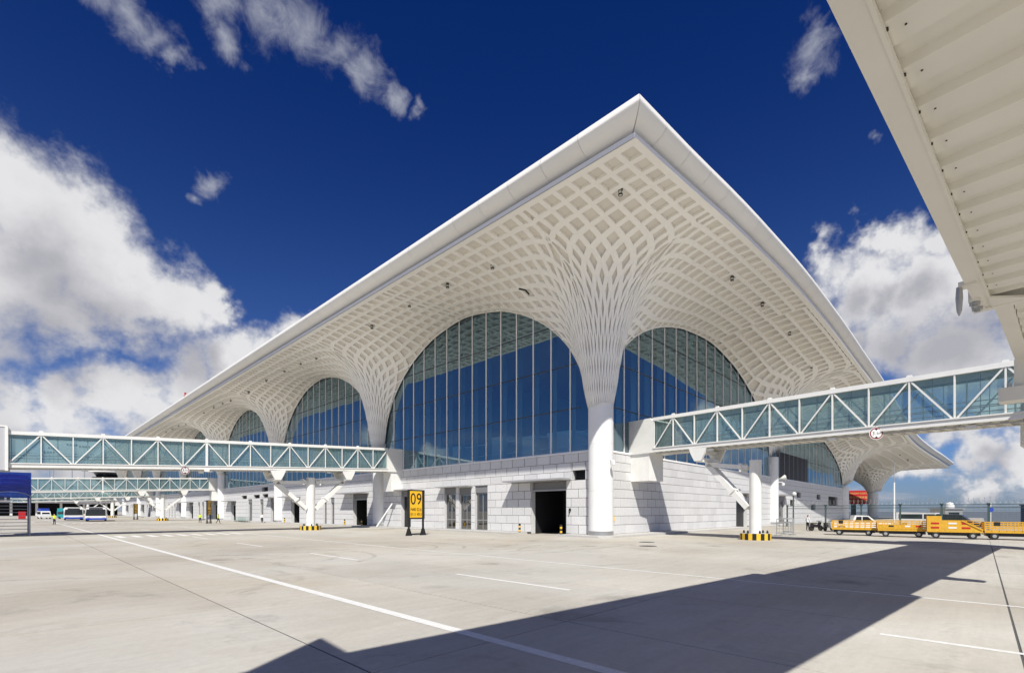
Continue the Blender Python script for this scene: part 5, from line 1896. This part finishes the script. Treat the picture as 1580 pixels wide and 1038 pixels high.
# ------------------------------------------------------------------ things beyond
R = thing('lamp_mast', 'tall pale lamp mast beyond the fence right of the far funnel', 'mast', (78.7, -11.9, 0))
MB().tube((0, 0, 0), (0, 0, 7.5), 0.15, 0.13, 10).build('mast', CARW, R)
MB().tube((0, 0, 7.5), (0, 0, 11.5), 0.06, 0.04, 8).build('mast_top', GALV, R)
R = thing('guard_cabin', 'grey guard cabin with a white dome beyond the fence', 'cabin', (66, -19.6, 0), math.radians(-40))
MB().box((-1.5, -1.2, 0), (1.5, 1.2, 2.5)).build('cabin_wall', GALV, R)
MB().box((-1.7, -1.4, 2.5), (1.7, 1.4, 2.65)).build('cabin_roof', CANOPY, R)
MB().lathe([(0.6, 2.65), (0.58, 3.1), (0.4, 3.45), (0.05, 3.6)], 18, (0.6, 0)).build('dome', CARW, R, smooth=True)
MB().box((-0.9, -1.22, 1.0), (0.9, -1.20, 2.0)).build('cabin_window', CARGLASS, R)
R = thing('blue_container', 'dark blue container at the right edge beyond the fence', 'container', (66, -30.4, 0), math.radians(-45))
MB().box((-1.3, -2.6, 0.1), (1.3, 2.6, 3.0)).build('container_box', mat('container_blue', (0.03, 0.05, 0.14), 0.5), R)
MB().box((-1.4, -2.7, 3.0), (1.4, 2.7, 3.15)).build('container_roof', mat('container_blue', (0.03, 0.05, 0.14), 0.5), R)
for i in range(9):
    MB().box((-1.34, -2.4 + i * 0.58, 0.2), (-1.30, -2.2 + i * 0.58, 2.9)).build('corrugation', mat('container_blue', (0.03, 0.05, 0.14), 0.5), R)
R = thing('round_road_sign', 'small round blue road sign on a post beyond the fence', 'road sign', (52, -24.4, 0), math.radians(-45))
MB().tube((0, 0, 0), (0, 0, 3.3), 0.05).build('post', CARW, R)
MB().tube((0, -0.03, 2.4), (0, -0.06, 2.4), 0.32, n=20).build('sign_disc', BLUE, R)
R = thing('control_tower', 'distant control tower with a flat dark cab at far left', 'control tower', (9.8, 404, 0))
MB().lathe([(4.0, 0), (3.2, 20)], 20).build('tower_shaft', WHITE, R, smooth=True)
MB().lathe([(3.2, 20), (7.2, 24.2), (8.2, 25.0)], 24).build('tower_underside', CARD, R, smooth=True)
MB().lathe([(5.4, 25.0), (7.4, 28.2)], 24).build('cab_glazing', CARGLASS, R, smooth=True)
MB().lathe([(9.4, 28.2), (9.6, 29.2), (4.0, 29.8)], 24).build('cab_roof', WHITE, R, smooth=True)
MB().tube((0, 0, 29.5), (0, 0, 35), 0.2).build('antenna', GALV, R)
for i, (x, y, h_) in enumerate(((-21.3, 335, 34), (-12.8, 327, 38), (-8.2, 322, 37), (-19.0, 352, 38))):
    R = thing('floodlight_mast', ['floodlight mast with a cross head at far left, leftmost of the thin masts', 'thin mast above the second bridge, third of the row', 'thin mast nearest the control tower', 'thin mast just right of the cross-headed floodlight mast'][i], 'mast', (x, y, 0), 0, 'thin masts at far left')
    MB().tube((0, 0, 0), (0, 0, h_), 0.35, 0.14, 8).build('mast', GALV, R)
    MB().bar((-2.2, 0, h_ - 0.8), (2.2, 0, h_ - 0.8), 0.35, 0.35).build('head_frame', GALV, R)
    for k in (-1.8, -0.6, 0.6, 1.8):
        MB().box((k - 0.35, -0.5, h_ - 0.6), (k + 0.35, 0.2, h_ + 0.1)).build('floodlight', CARD, R)
# low pier building closing the apron at far left
R = thing('pier_building', 'low grey pier building with dark bays closing the apron at far left', 'building', (0, 300, 0))
MB().box((-140, 0, 6.6), (4, 26, 9.6)).build('upper_storey', CANOPY, R)
MB().box((-142, -3.5, 6.0), (4, 0, 6.6)).build('canopy', LINTEL, R)
MB().box((-140, 8, 0), (4, 26, 6.6)).build('rear_wall', DARK, R)
for i in range(17):
    MB().box((-138 + i * 8.5, -0.4, 0), (-137.1 + i * 8.5, 0.5, 6.0)).build('pier_column', WHITE, R)
for i in range(28):
    MB().box((-139 + i * 5.1, -0.03, 7.2), (-134.6 + i * 5.1, 0.0, 9.2)).build('window_band', CARGLASS, R)
# red fire cabinet, service trolleys at far left
o = MB().box((-0.7, -0.5, 0), (0.7, 0.5, 2.1)).build('red_cabinet', RED, None, (-33.4, 160, 0))
tag(o, 'small red equipment cabinet at far left beside the stair', 'cabinet')
